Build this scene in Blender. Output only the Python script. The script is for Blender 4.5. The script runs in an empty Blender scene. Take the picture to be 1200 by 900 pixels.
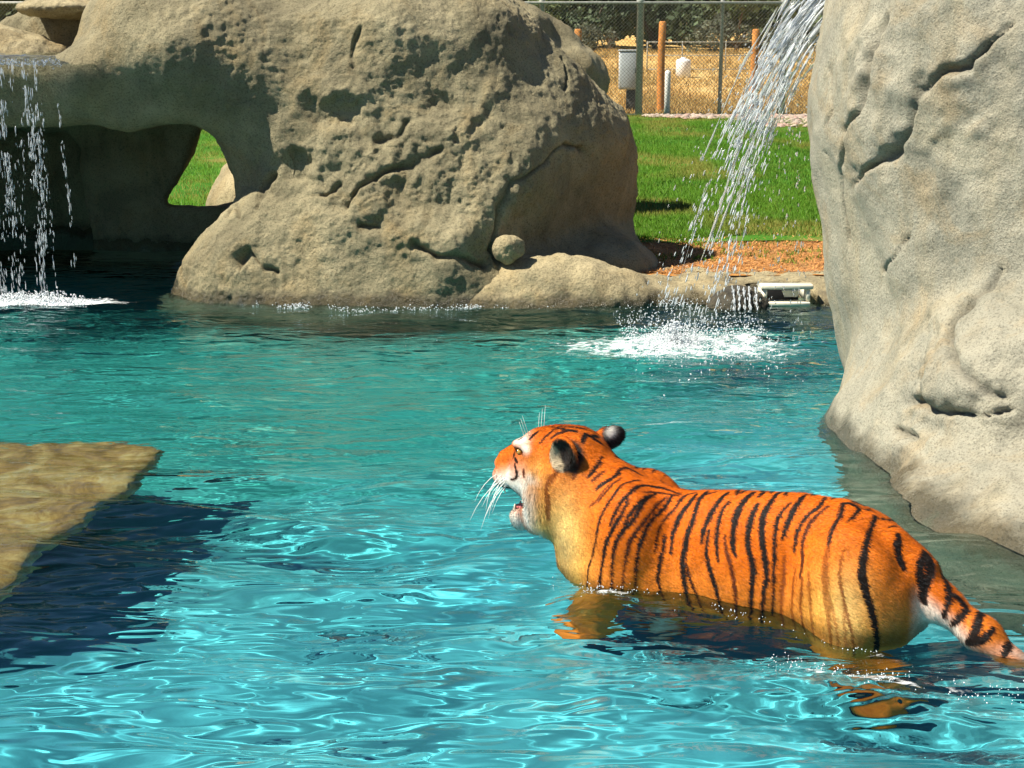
import bpy, math, random
import numpy as np
from mathutils import Vector, Matrix

SC = bpy.context.scene
COL = SC.collection
R = math.radians

# ------------------------------------------------------------------ camera
PITCH = math.atan((450 - 45) / 1700.0)
CAM_Z = 2.0
cam = bpy.data.cameras.new('camera')
cam.sensor_width = 36.0
cam.lens = 36.0 * 1700 / 1200
cam.clip_start, cam.clip_end = 0.05, 2000
cam_ob = bpy.data.objects.new('camera', cam)
cam_ob.location = (0, 0, CAM_Z)
cam_ob.rotation_euler = (math.pi / 2 - PITCH, 0, 0)
COL.objects.link(cam_ob)
SC.camera = cam_ob

# ------------------------------------------------------------------ sky, sun, exposure
SUN_EL, SUN_AZ = R(54), R(253)          # azimuth clockwise from +Y
to_sun = Vector((math.sin(SUN_AZ) * math.cos(SUN_EL), math.cos(SUN_AZ) * math.cos(SUN_EL), math.sin(SUN_EL)))
world = bpy.data.worlds.new('World')
SC.world = world
world.use_nodes = True
wn = world.node_tree.nodes
sky = wn.new('ShaderNodeTexSky')
sky.sky_type = 'NISHITA'
sky.sun_disc = False
sky.sun_elevation, sky.sun_rotation = SUN_EL, SUN_AZ
sky.ozone_density = 3.0
sky.dust_density = 0.2
sky.air_density = 0.75
sky.altitude = 1200
world.node_tree.links.new(sky.outputs[0], wn['Background'].inputs[0])
wn['Background'].inputs[1].default_value = 0.062
sun = bpy.data.lights.new('sun', 'SUN')
sun.energy, sun.angle, sun.color = 5.0, R(0.5), (1.0, 0.94, 0.82)
sun_ob = bpy.data.objects.new('sun', sun)
sun_ob.rotation_euler = to_sun.to_track_quat('Z', 'Y').to_euler()
COL.objects.link(sun_ob)
sun.cycles.is_caustics_light = True
SC.view_settings.view_transform = 'Standard'
SC.view_settings.look = 'None'
SC.view_settings.exposure = 1.0
SC.view_settings.gamma = 1.0
cy = SC.cycles
cy.use_denoising = True
cy.max_bounces, cy.diffuse_bounces, cy.glossy_bounces = 8, 3, 3
cy.transmission_bounces, cy.transparent_max_bounces = 6, 8
cy.caustics_reflective = False
cy.caustics_refractive = True
cy.blur_glossy = 0.5
cy.sample_clamp_indirect = 6.0

# ------------------------------------------------------------------ helpers
def link(o, parent=None):
    COL.objects.link(o)
    if parent is not None:
        o.parent = parent
    return o

def tag(o, label=None, cat=None, group=None, kind=None):
    for k, v in (('label', label), ('category', cat), ('group', group), ('kind', kind)):
        if v:
            o[k] = v
    return o

def mesh_ob(name, verts, faces, mat=None, parent=None, smooth=True):
    me = bpy.data.meshes.new(name)
    if isinstance(verts, np.ndarray) and isinstance(faces, np.ndarray):
        n, m, w = len(verts), len(faces), faces.shape[1]
        me.vertices.add(n)
        me.vertices.foreach_set('co', np.ascontiguousarray(verts, np.float32).ravel())
        me.loops.add(m * w)
        me.loops.foreach_set('vertex_index', np.ascontiguousarray(faces, np.int32).ravel())
        me.polygons.add(m)
        me.polygons.foreach_set('loop_start', np.arange(0, m * w, w, dtype=np.int32))
        me.update(calc_edges=True)
    else:
        me.from_pydata([tuple(v) for v in verts], [], [tuple(f) for f in faces])
        me.update()
    if smooth:
        me.polygons.foreach_set('use_smooth', np.ones(len(me.polygons), bool))
    if mat:
        me.materials.append(mat)
    return link(bpy.data.objects.new(name, me), parent)

def empty(name, loc=(0, 0, 0), rz=0.0):
    o = bpy.data.objects.new(name, None)
    o.location, o.rotation_euler = loc, (0, 0, rz)
    o.empty_display_size = 0.1
    return link(o)

def attr(me, name, arr):
    arr = np.asarray(arr, np.float32)
    if arr.ndim == 1:
        a = me.attributes.new(name, 'FLOAT', 'POINT')
        a.data.foreach_set('value', arr)
    else:
        c = np.ones((len(arr), 4), np.float32)
        c[:, :3] = arr
        a = me.attributes.new(name, 'FLOAT_COLOR', 'POINT')
        a.data.foreach_set('color', c.ravel())

def vnoise(p, seed=0):
    p = np.asarray(p, np.float32)
    i = np.floor(p).astype(np.int64)
    f = p - i
    u = f * f * (3 - 2 * f)
    out = np.zeros(len(p), np.float32)
    for dx in (0, 1):
        for dy in (0, 1):
            for dz in (0, 1):
                h = ((i[:, 0] + dx) * 374761393 + (i[:, 1] + dy) * 668265263 + (i[:, 2] + dz) * 2147483647 + seed * 974634539) & 0xFFFFFFFF
                h = ((h ^ (h >> 13)) * 1274126177) & 0xFFFFFFFF
                h = (h ^ (h >> 16)) & 0xFFFF
                w = (u[:, 0] if dx else 1 - u[:, 0]) * (u[:, 1] if dy else 1 - u[:, 1]) * (u[:, 2] if dz else 1 - u[:, 2])
                out += w * (h / 32767.5 - 1).astype(np.float32)
    return out

def pn2(x, y, seed=0):
    """smooth gradient noise in the plane"""
    ix, iy = np.floor(x).astype(np.int64), np.floor(y).astype(np.int64)
    fx, fy = x - ix, y - iy
    ux, uy = fx ** 3 * (fx * (fx * 6 - 15) + 10), fy ** 3 * (fy * (fy * 6 - 15) + 10)
    out = 0.0
    for dx in (0, 1):
        for dy in (0, 1):
            h = ((ix + dx) * 374761393 + (iy + dy) * 668265263 + seed * 974634539) & 0xFFFFFFFF
            h = ((h ^ (h >> 13)) * 1274126177) & 0xFFFFFFFF
            th = ((h ^ (h >> 16)) & 0xFFFF) * (2 * math.pi / 65536)
            out = out + (np.cos(th) * (fx - dx) + np.sin(th) * (fy - dy)) * (ux if dx else 1 - ux) * (uy if dy else 1 - uy)
    return out * 1.5

def fbm(p, octv=4, seed=0, gain=0.5):
    s, a = 0.0, 1.0
    p = np.asarray(p, np.float32)
    for k in range(octv):
        s = s + a * vnoise(p * (2.03 ** k) + 17.3 * k, seed + k)
        a *= gain
    return s

def sst(a, b, x):
    t = np.clip((x - a) / (b - a), 0, 1)
    return t * t * (3 - 2 * t)

def surface_nets(f, org, h):
    s = f < 0
    nx, ny, nz = f.shape
    cnt = np.zeros((nx - 1, ny - 1, nz - 1), np.int8)
    offs = [(i, j, k) for i in (0, 1) for j in (0, 1) for k in (0, 1)]
    def sl(a, o):
        return a[o[0]:nx - 1 + o[0], o[1]:ny - 1 + o[1], o[2]:nz - 1 + o[2]]
    for o in offs:
        cnt += sl(s, o)
    m = (cnt > 0) & (cnt < 8)
    ci, cj, ck = np.nonzero(m)
    idx = np.full(m.shape, -1, np.int32)
    idx[m] = np.arange(len(ci))
    pos = np.zeros((len(ci), 3))
    num = np.zeros(len(ci))
    base = np.stack([ci, cj, ck], 1).astype(float)
    fc = {o: f[ci + o[0], cj + o[1], ck + o[2]] for o in offs}
    for o in offs:
        for ax in range(3):
            if o[ax] == 0:
                q = list(o); q[ax] = 1; q = tuple(q)
                f0, f1 = fc[o], fc[q]
                c = (f0 < 0) != (f1 < 0)
                t = f0[c] / (f0[c] - f1[c])
                pp = base[c] + np.array(o)
                pp[:, ax] += t
                pos[c] += pp
                num[c] += 1
    pos /= num[:, None]
    quads = []
    for ax in range(3):
        a0 = [slice(None)] * 3; a1 = [slice(None)] * 3
        a0[ax] = slice(0, -1); a1[ax] = slice(1, None)
        ch = s[tuple(a0)] != s[tuple(a1)]
        i, j, k = np.nonzero(ch)
        e = np.stack([i, j, k], 1)
        b, c = (ax + 1) % 3, (ax + 2) % 3
        dims = np.array(m.shape)
        ok = (e[:, b] > 0) & (e[:, c] > 0) & (e[:, b] < dims[b]) & (e[:, c] < dims[c])
        e = e[ok]
        sg = s[e[:, 0], e[:, 1], e[:, 2]]
        def g(db, dc):
            q = e.copy(); q[:, b] += db; q[:, c] += dc
            return idx[q[:, 0], q[:, 1], q[:, 2]]
        qd = np.stack([g(-1, -1), g(0, -1), g(0, 0), g(-1, 0)], 1)
        qd[~sg] = qd[~sg][:, ::-1]
        quads.append(qd)
    return np.asarray(org) + pos * h, np.concatenate(quads)

def grid_eval(fn, lo, hi, h):
    ax = [np.arange(lo[i], hi[i] + h, h, dtype=np.float32) for i in range(3)]
    X, Y, Z = np.meshgrid(*ax, indexing='ij')
    return fn(X, Y, Z)

def smin(a, b, k):
    h = np.clip(0.5 + 0.5 * (b - a) / k, 0, 1)
    return b + (a - b) * h - k * h * (1 - h)

def smax(a, b, k):
    return -smin(-a, -b, k)

def s_ell(X, Y, Z, c, r):
    x, y, z = (X - c[0]) / r[0], (Y - c[1]) / r[1], (Z - c[2]) / r[2]
    k0 = np.sqrt(x * x + y * y + z * z)
    k1 = np.sqrt((x / r[0]) ** 2 + (y / r[1]) ** 2 + (z / r[2]) ** 2)
    return k0 * (k0 - 1) / np.maximum(k1, 1e-6)

def s_cap(X, Y, Z, a, b, ra, rb):
    a, b = np.array(a, float), np.array(b, float)
    d = b - a
    t = np.clip(((X - a[0]) * d[0] + (Y - a[1]) * d[1] + (Z - a[2]) * d[2]) / d.dot(d), 0, 1)
    return np.sqrt((X - a[0] - t * d[0]) ** 2 + (Y - a[1] - t * d[1]) ** 2 + (Z - a[2] - t * d[2]) ** 2) - (ra + (rb - ra) * t)

def s_box(X, Y, Z, c, r, rad):
    x, y, z = abs(X - c[0]) - r[0] + rad, abs(Y - c[1]) - r[1] + rad, abs(Z - c[2]) - r[2] + rad
    return np.sqrt(np.maximum(x, 0) ** 2 + np.maximum(y, 0) ** 2 + np.maximum(z, 0) ** 2) + np.minimum(np.maximum(x, np.maximum(y, z)), 0) - rad

def seg_dist(P, poly, N=None):
    """distance of points P to a 3-D polyline, and the parameter 0..1 along it"""
    poly = np.asarray(poly, np.float32)
    best = np.full(len(P), 1e9, np.float32)
    par = np.zeros(len(P), np.float32)
    n = len(poly) - 1
    for i in range(n):
        d = poly[i + 1] - poly[i]
        t = np.clip(((P - poly[i]) @ d) / max(float(d @ d), 1e-9), 0, 1)
        r = P - poly[i] - t[:, None] * d
        if N is not None:        # along the surface only, unless far off it
            k = (r * N).sum(1)
            r = r - N * np.clip(k, -0.12, 0.12)[:, None]
        dd = np.sqrt((r * r).sum(1))
        m = dd < best
        best[m] = dd[m]
        par[m] = (i + t[m]) / n
    return best, par

def get_co(me):
    v = np.empty(len(me.vertices) * 3, np.float32)
    me.vertices.foreach_get('co', v)
    return v.reshape(-1, 3)

def set_co(me, v):
    me.vertices.foreach_set('co', np.ascontiguousarray(v, np.float32).ravel())
    me.update()

def get_no(me):
    v = np.empty(len(me.vertices) * 3, np.float32)
    me.vertex_normals.foreach_get('vector', v)
    return v.reshape(-1, 3)

def quad_split(v, q, sel=None):
    """split quads in four (all, or those selected) with shared edge points, then relax a little"""
    rest = None
    if sel is not None:
        rest, q = q[~sel], q[sel]
    n = len(v)
    e = np.stack([q, np.roll(q, -1, 1)], 2).reshape(-1, 2)
    e.sort(axis=1)
    uq, inv = np.unique(e[:, 0].astype(np.int64) * n + e[:, 1], return_inverse=True)
    ea, eb = uq // n, uq % n
    mid = (v[ea] + v[eb]) / 2
    inv = inv.reshape(-1, 4) + n
    cen = v[q].mean(1)
    ci = np.arange(len(q)) + n + len(mid)
    vv = np.concatenate([v, mid, cen])
    qq = np.concatenate([np.stack([q[:, k], inv[:, k], ci, inv[:, (k + 3) % 4]], 1) for k in range(4)])
    if rest is not None:
        qq = np.concatenate([qq, rest])
    return vv.astype(np.float32), qq.astype(np.int32)

def relax(v, q, k=0.5, it=1):
    for _ in range(it):
        acc = np.zeros_like(v, dtype=np.float64)
        cnt = np.zeros(len(v))
        for a, b in ((0, 1), (1, 2), (2, 3), (3, 0)):
            for s, t in ((a, b), (b, a)):
                for c in range(3):
                    acc[:, c] += np.bincount(q[:, s], v[q[:, t], c], len(v))
                cnt += np.bincount(q[:, s], minlength=len(v))
        v = v + k * (acc / np.maximum(cnt, 1)[:, None] - v)
    return v.astype(np.float32)

def face_normals(v, q):
    n = np.cross(v[q[:, 2]] - v[q[:, 0]], v[q[:, 3]] - v[q[:, 1]])
    return n / np.maximum(np.linalg.norm(n, axis=1), 1e-12)[:, None]

# material helpers ---------------------------------------------------
class NT:
    def __init__(self, name):
        self.m = bpy.data.materials.new(name)
        self.m.use_nodes = True
        self.t = self.m.node_tree
        self.b = self.t.nodes['Principled BSDF']
        self.out = self.t.nodes['Material Output']
    def n(self, typ, **kw):
        nd = self.t.nodes.new('ShaderNode' + typ)
        for k, v in kw.items():
            if k.startswith('i_'):
                key = k[2:].replace('_', ' ')
                nd.inputs[int(key) if key.isdigit() else key].default_value = v
            else:
                setattr(nd, k, v)
        return nd
    def l(self, a, b):
        self.t.links.new(a, b)
    def noise(self, scale, detail=4, rough=0.55, vec=None, dist=0.0):
        nd = self.n('TexNoise', i_Scale=scale, i_Detail=detail, i_Roughness=rough, i_Distortion=dist)
        if vec is not None:
            self.l(vec, nd.inputs['Vector'])
        return nd.outputs['Fac']
    def ramp(self, fac, stops):
        nd = self.n('ValToRGB')
        el = nd.color_ramp.elements
        while len(el) < len(stops):
            el.new(0.5)
        for e, (p, c) in zip(el, stops):
            e.position = p
            e.color = (*c, 1) if len(c) == 3 else c
        self.l(fac, nd.inputs[0])
        return nd.outputs[0]
    def mix(self, fac, a, b, mode='MIX'):
        nd = self.n('Mix', data_type='RGBA', blend_type=mode)
        for sock, v in ((nd.inputs[0], fac), (nd.inputs[6], a), (nd.inputs[7], b)):
            if isinstance(v, bpy.types.NodeSocket):
                self.l(v, sock)
            elif isinstance(v, (int, float)):
                sock.default_value = v
            else:
                sock.default_value = (*v, 1)
        return nd.outputs[2]
    def math(self, op, a, b=None):
        nd = self.n('Math', operation=op)
        for i, v in enumerate((a, b)):
            if v is None:
                continue
            if isinstance(v, bpy.types.NodeSocket):
                self.l(v, nd.inputs[i])
            else:
                nd.inputs[i].default_value = v
        return nd.outputs[0]
    def bump(self, h, strength=0.5, dist=0.02, prev=None):
        nd = self.n('Bump', i_Strength=strength, i_Distance=dist)
        self.l(h, nd.inputs['Height'])
        if prev is not None:
            self.l(prev, nd.inputs['Normal'])
        return nd.outputs[0]
    def coord(self, which='Object'):
        return self.n('TexCoord').outputs[which]
    def attr(self, name, out='Color'):
        return self.n('Attribute', attribute_name=name).outputs[out]
    def set(self, color=None, rough=None, normal=None, **kw):
        for sock, v in (('Base Color', color), ('Roughness', rough), ('Normal', normal)):
            if v is None:
                continue
            if isinstance(v, bpy.types.NodeSocket):
                self.l(v, self.b.inputs[sock])
            elif isinstance(v, (int, float)):
                self.b.inputs[sock].default_value = v
            else:
                self.b.inputs[sock].default_value = (*v, 1)
        for k, v in kw.items():
            self.b.inputs[k.replace('_', ' ')].default_value = v
        return self.m

def plain(name, col, rough=0.7, nscale=20, var=0.25, metal=0.0, spec=0.3):
    t = NT(name)
    c = t.coord()
    k = t.noise(nscale, 5, 0.6, c)
    lo = tuple(x * (1 - var) for x in col)
    hi = tuple(min(1, x * (1 + var)) for x in col)
    return t.set(t.ramp(k, [(0.3, lo), (0.7, hi)]), rough, t.bump(k, 0.25, 0.01), Metallic=metal, Specular_IOR_Level=spec)
# ================================================================== MATERIALS OF THE SETTING
def rock_mat(name, lo, mid, hi, fine=60.0, stain=(0.30, 0.22, 0.10), stain_amt=0.5, wet=True, bs=1.0):
    t = NT(name)
    c = t.coord()
    n1 = t.noise(1.6, 6, 0.6, c, 0.6)
    n2 = t.noise(fine, 4, 0.65, c)
    n3 = t.noise(9.0, 5, 0.6, c)
    col = t.ramp(n1, [(0.30, lo), (0.5, mid), (0.72, hi)])
    st = t.ramp(t.noise(2.3, 5, 0.65, c, 1.0), [(0.52, (0, 0, 0)), (0.68, (1, 1, 1))])
    col = t.mix(t.math('MULTIPLY', st, stain_amt), col, stain)
    sp = t.ramp(n2, [(0.32, (0.30, 0.30, 0.28)), (0.50, (0.95, 0.95, 0.95)), (0.75, (1.0, 1.0, 1.0))])
    col = t.mix(0.75, col, sp, 'MULTIPLY')
    vm = t.n('Mapping')
    vm.inputs['Scale'].default_value = (2.6, 2.6, 0.35)
    t.l(c, vm.inputs[0])
    stk = t.ramp(t.noise(1.0, 5, 0.6, vm.outputs[0], 0.5), [(0.50, (0, 0, 0)), (0.70, (1, 1, 1))])
    col = t.mix(t.math('MULTIPLY', stk, 0.45), col, t.mix(1.0, col, (1.12, 0.92, 0.66), 'MULTIPLY'))
    stk2 = t.ramp(t.noise(1.3, 5, 0.65, vm.outputs[0], 0.8), [(0.30, (1, 1, 1)), (0.46, (0, 0, 0))])
    col = t.mix(t.math('MULTIPLY', stk2, 0.72), col, t.mix(1.0, col, (0.62, 0.64, 0.62), 'MULTIPLY'))
    col = t.mix(0.35, col, t.ramp(n3, [(0.3, (0.6, 0.6, 0.58)), (0.7, (1, 1, 1))]), 'MULTIPLY')
    dk = t.attr('dark', 'Fac')
    col = t.mix(dk, col, tuple(x * 0.22 for x in mid))
    rough = 0.85
    if wet:
        g = t.n('NewGeometry')
        sx = t.n('SeparateXYZ')
        t.l(g.outputs['Position'], sx.inputs[0])
        wn_ = t.math('ADD', sx.outputs[2], t.math('MULTIPLY', t.math('SUBTRACT', t.noise(7.0, 4, 0.6, c), 0.5), 0.22))
        wn_ = t.math('ADD', t.math('MULTIPLY', wn_, 0.5), 0.5)
        w = t.ramp(wn_, [(0.42, (0, 0, 0)), (0.475, (1, 1, 1)), (0.520, (1, 1, 1)), (0.560, (0, 0, 0))])
        col = t.mix(w, col, t.mix(1.0, col, (0.34, 0.33, 0.30), 'MULTIPLY'))
        sub = t.ramp(wn_, [(0.455, (1, 1, 1)), (0.495, (0, 0, 0))])
        col = t.mix(t.math('MULTIPLY', sub, 0.85), col, (0.10, 0.14, 0.095))  # algae green painted below the waterline for the water's missing absorption
        rough = t.ramp(w, [(0.0, (0.88,) * 3), (1.0, (0.22,) * 3)])
    b1 = t.bump(n3, 0.35 * bs, 0.05)
    b2 = t.bump(t.noise(fine * 0.55, 6, 0.75, c), 0.8 * bs, 0.03, b1)
    t.set(col, rough, b2, Specular_IOR_Level=0.35)
    return t.m

M = {}
M['rock_big'] = rock_mat('cast_rock', (0.195, 0.168, 0.098), (0.30, 0.258, 0.150), (0.42, 0.36, 0.215), 70)
M['rock_right'] = rock_mat('cast_rock_pale', (0.31, 0.295, 0.225), (0.41, 0.38, 0.285), (0.49, 0.44, 0.31), 95, (0.42, 0.30, 0.15), 0.45, bs=0.9)
M['rim'] = rock_mat('cast_rim', (0.29, 0.24, 0.14), (0.41, 0.34, 0.195), (0.52, 0.43, 0.25), 60)
M['far_rock'] = rock_mat('far_rock', (0.28, 0.26, 0.20), (0.38, 0.34, 0.26), (0.45, 0.40, 0.31), 40, wet=False)

# ================================================================== POOL
def floor_z(x, y):
    z = -0.80 + 0.27 * sst(-1.4, 1.2, x) + 0.10 * sst(5.0, 3.4, y) * sst(-2.0, -0.8, x) - 0.30 * sst(6.5, 9.5, y)
    return z

def waves(x, y):
    """height of the pool's surface: long swells towards the camera, chop under the falls, rings round the tiger"""
    rng = np.random.RandomState(5)
    def pn(sx, sy, seed, rot=0.0):
        c, s_ = math.cos(rot), math.sin(rot)
        return pn2((x * c - y * s_) * sx + 31.7 * seed, (x * s_ + y * c) * sy + 12.3 * seed, seed)
    wx = 0.30 * pn(0.5, 0.8, 3, 0.4)
    wy = 0.26 * pn(0.55, 0.7, 4, 1.1)
    X, Y = x + wx, y + wy
    h = np.zeros(len(x))
    far = sst(4.6, 8.5, y)
    for i in range(19):
        lam = 0.155 * (1.095 ** i)                    # 0.155 .. 0.8 m
        th = R(90) + rng.normal(0, 0.36)
        k = 2 * math.pi / lam
        amp = (0.0043 if lam < 0.27 else 0.0064 if lam < 0.50 else 0.0110) * lam * rng.uniform(0.6, 1.3)
        h += amp * np.sin(k * (X * math.cos(th) + Y * math.sin(th)) + rng.uniform(0, 6.28)) * (1 - 0.45 * far)
    h += 0.0050 * pn(1.8, 2.9, 6, 0.25)
    h += 0.0034 * (1 - np.abs(pn(1.5, 2.4, 5, -0.2))) ** 5 * (1 - far)
    h += 0.0026 * pn(2.6, 5.0, 7, -0.3)
    # stirred water round the wading tiger
    tx, ty = x - 0.80, y - 4.90
    ta, tb = -0.878 * tx + 0.479 * ty, -0.479 * tx - 0.878 * ty
    g = np.exp(-((ta + 0.1) / 0.85) ** 4 - ((tb - 0.22) / 0.26) ** 2)
    h += g * (0.008 * pn(5, 7, 14, 0.5) + 0.003 * pn(12, 14, 18, -0.4))
    g2 = np.exp(-((ta - 0.42) / 0.16) ** 2 - ((tb - 0.24) / 0.10) ** 2)
    h += g2 * (0.035 + 0.010 * pn(16, 16, 15, 0.3) + 0.005 * pn(33, 33, 25, 0.7))
    g3 = np.exp(-((ta + 0.62) / 0.32) ** 2 - ((tb - 0.50) / 0.10) ** 2)
    h += g3 * (0.012 + 0.013 * pn(15, 15, 17, 0.3) + 0.006 * pn(30, 30, 27, 0.9))
    # under the jet and under the left fall
    for cx, cy_, r, a in ((1.12, 9.45, 0.95, 0.020), (-3.75, 11.1, 0.8, 0.020)):
        d = np.hypot((x - cx), (y - cy_) * 1.1)
        g = np.exp(-(d / r) ** 2)
        h += a * g * (0.7 * pn(4, 5, 12, 0.4) + 0.25 * pn(9, 10, 13, -0.5)) + a * 1.2 * np.exp(-(d / (0.3 * r)) ** 2)
        h += 0.0035 * np.sin(d * 22) * np.exp(-((d - r) / 0.8) ** 2)
    return h
CRACKS = {
    'right': (
        (((1.911, 7.407, 2.166), (1.858, 7.497, 2.021), (1.808, 7.479, 1.816), (1.778, 7.554, 1.643), (1.764, 7.765, 1.515), (1.773, 7.853, 1.328), (1.8, 7.934, 1.157), (1.831, 7.941, 0.991), (1.855, 7.923, 0.847)), 0.022, 0.045),
        (((2.319, 6.777, 2.094), (2.22, 6.841, 1.985), (2.127, 6.907, 1.865), (2.056, 7.025, 1.845), (1.971, 7.15, 1.753), (1.94, 7.201, 1.587), (1.898, 7.295, 1.451), (1.831, 7.541, 1.336), (1.808, 7.837, 1.188)), 0.028, 0.085),
        (((2.312, 6.749, 0.973), (2.213, 6.759, 0.8), (2.132, 6.759, 0.672), (2.078, 6.685, 0.614)), 0.02, 0.04),
        (((2.218, 6.747, 0.799), (2.118, 6.748, 0.656), (2.07, 6.616, 0.578), (2.085, 6.46, 0.509), (2.145, 6.367, 0.458), (2.267, 6.231, 0.441)), 0.026, 0.06),
        (((1.897, 6.837, 0.297), (1.976, 6.583, 0.315), (2.059, 6.429, 0.34), (2.14, 6.325, 0.345), (2.268, 6.228, 0.413)), 0.025, 0.06),
        (((1.847, 6.789, 0.169), (1.928, 6.587, 0.17)), 0.02, 0.04),
        (((1.709, 8.064, 1.862), (1.718, 7.905, 1.627), (1.703, 8.002, 1.521)), 0.012, 0.03),
        (((2.002, 7.232, 1.043), (1.951, 7.371, 0.907), (1.955, 7.598, 0.793)), 0.016, 0.03),
    ),
    'arch': (
        (((0.405, 12.2, 1.87), (0.45, 12.069, 1.716), (0.43, 11.925, 1.565)), 0.028, 0.045),
        (((0.646, 12.008, 1.058), (0.426, 11.716, 1.189), (0.265, 11.487, 1.038), (0.019, 11.267, 0.937), (-0.101, 11.179, 0.735), (-0.117, 11.197, 0.521), (-0.132, 11.097, 0.293)), 0.035, 0.05),
        (((-1.152, 11.478, 2.112), (-1.216, 11.465, 1.907), (-1.246, 11.433, 1.775)), 0.02, 0.03),
        (((-1.308, 11.194, 0.704), (-1.184, 11.202, 0.883), (-0.973, 11.229, 1.0), (-0.732, 11.223, 1.06), (-0.492, 11.262, 1.206)), 0.04, 0.07),
        (((-0.787, 11.031, 0.514), (-0.576, 10.96, 0.374), (-0.369, 10.992, 0.384), (-0.192, 11.075, 0.296)), 0.03, 0.07),
        (((-1.181, 11.106, 0.624), (-0.999, 11.086, 0.596)), 0.025, 0.05),
        (((-1.999, 11.35, 0.685), (-1.992, 11.528, 0.85), (-1.84, 11.477, 0.978)), 0.035, 0.07),
        (((-2.129, 11.114, 0.229), (-2.044, 11.187, 0.401), (-1.92, 11.14, 0.255), (-1.799, 11.14, 0.255)), 0.025, 0.05),
        (((-1.094, 11.283, 1.204), (-0.883, 11.289, 1.264), (-0.795, 11.36, 1.408)), 0.025, 0.04),
        (((-2.256, 11.397, 0.618), (-2.189, 11.558, 0.724), (-2.121, 11.331, 0.627)), 0.02, 0.03),
        (((-1.562, 11.308, 0.812), (-1.434, 11.261, 0.817), (-1.312, 11.279, 0.935)), 0.02, 0.035),
    ),
}
PITS = {
    'right': (
        ((2.012, 7.161, 2.002), 0.4, -0.1),
        ((1.792, 7.576, 1.469), 0.22, -0.05),
        ((2.186, 6.828, 1.451), 0.45, 0.07),
        ((2.189, 6.466, 0.668), 0.4, -0.09),
        ((2.019, 6.621, 0.487), 0.22, -0.05),
        ((2.032, 6.415, 0.255), 0.3, -0.04),
        ((1.983, 7.135, 1.78), 0.06, 0.06),
        ((2.078, 6.965, 1.803), 0.05, -0.03),
        ((1.807, 7.644, 1.317), 0.05, 0.04),
        ((1.726, 8.346, 1.857), 0.02, 0.03),
        ((1.721, 8.056, 1.384), 0.02, 0.03),
    ),
    'arch': (
        ((-1.349, 11.327, 1.439), 0.15, 0.2),
        ((-1.677, 11.42, 1.029), 0.12, 0.14),
        ((-0.496, 11.434, 1.517), 0.08, 0.09),
        ((-1.074, 11.091, 0.62), 0.08, 0.08),
        ((-1.006, 11.315, 1.262), 0.12, 0.08),
        ((-1.613, 11.473, 1.789), 0.14, 0.05),
        ((-2.073, 11.166, 0.343), 0.07, 0.07),
        ((-1.981, 11.451, 0.797), 0.07, 0.07),
        ((-0.638, 11.046, 0.571), 0.18, -0.05),
        ((-0.369, 11.009, 0.486), 0.09, -0.04),
        ((-0.674, 11.317, 1.292), 0.12, -0.05),
        ((-1.404, 11.337, 1.111), 0.2, -0.05),
        ((0.05, 11.546, 1.398), 0.3, -0.05),
    ),
}
T_XY = (0.84, 5.07)
WX0, WX1, WY0, WY1 = -5.9, 3.3, 2.5, 14.0

def pool_floor_mat():
    t = NT('pool_plaster')
    c = t.coord()
    col = t.ramp(t.noise(0.9, 5, 0.6, c), [(0.3, (0.055, 0.31, 0.385)), (0.55, (0.08, 0.39, 0.455)), (0.75, (0.13, 0.47, 0.52))])
    deep = t.attr('depth_tint', 'Fac')
    col = t.mix(deep, col, (0.022, 0.23, 0.19))  # deep end painted darker green for the light the water would absorb
    col = t.mix(0.5, col, t.ramp(t.noise(14, 5, 0.7, c), [(0.3, (0.70, 0.74, 0.72)), (0.6, (1, 1, 1))]), 'MULTIPLY')
    return t.set(col, 0.8, t.bump(t.noise(40, 3, 0.6, c), 0.2, 0.01), Specular_IOR_Level=0.1)

def water_mat():
    t = NT('pool_water')
    t.t.nodes.remove(t.b)
    gl = t.n('BsdfGlass', i_IOR=1.333, i_Roughness=0.0)
    gl.inputs['Color'].default_value = (0.88, 0.99, 0.985, 1)
    mp = t.n('Mapping')
    mp.inputs['Scale'].default_value = (3.6, 11.0, 6.0)
    mp.inputs['Rotation'].default_value = (0, 0, 0.12)
    t.l(t.coord(), mp.inputs[0])
    chop = t.math('MULTIPLY', t.noise(1.0, 3, 0.55, mp.outputs[0], 0.4), t.attr('chop', 'Fac'))
    m2 = t.n('Mapping')
    m2.inputs['Scale'].default_value = (4.0, 9.8, 3.0)
    m2.inputs['Rotation'].default_value = (0, 0, -0.10)
    t.l(t.coord(), m2.inputs[0])
    rip = t.noise(1.0, 1, 0.5, m2.outputs[0], 0.5)
    t.l(t.bump(chop, 1.0, 0.030, t.bump(rip, 1.0, 0.036)), gl.inputs['Normal'])
    foam = t.n('BsdfDiffuse')
    foam.inputs['Color'].default_value = (0.86, 0.90, 0.90, 1)
    mx = t.n('MixShader')
    c = t.coord()
    f = t.attr('foam', 'Fac')
    fm = t.n('Mapping')
    fm.inputs['Scale'].default_value = (9, 15, 12)
    t.l(c, fm.inputs[0])
    n = t.noise(1.0, 7, 0.72, fm.outputs[0], 1.2)
    # foam lace: threshold falls as the foam attribute rises
    k = t.math('SUBTRACT', t.math('ADD', n, f), 1.0)
    k = t.math('MULTIPLY', k, 5.0)
    k.node.use_clamp = True
    t.l(k, mx.inputs[0]); t.l(gl.outputs[0], mx.inputs[1]); t.l(foam.outputs[0], mx.inputs[2])
    t.l(mx.outputs[0], t.out.inputs['Surface'])
    return t.m

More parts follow.
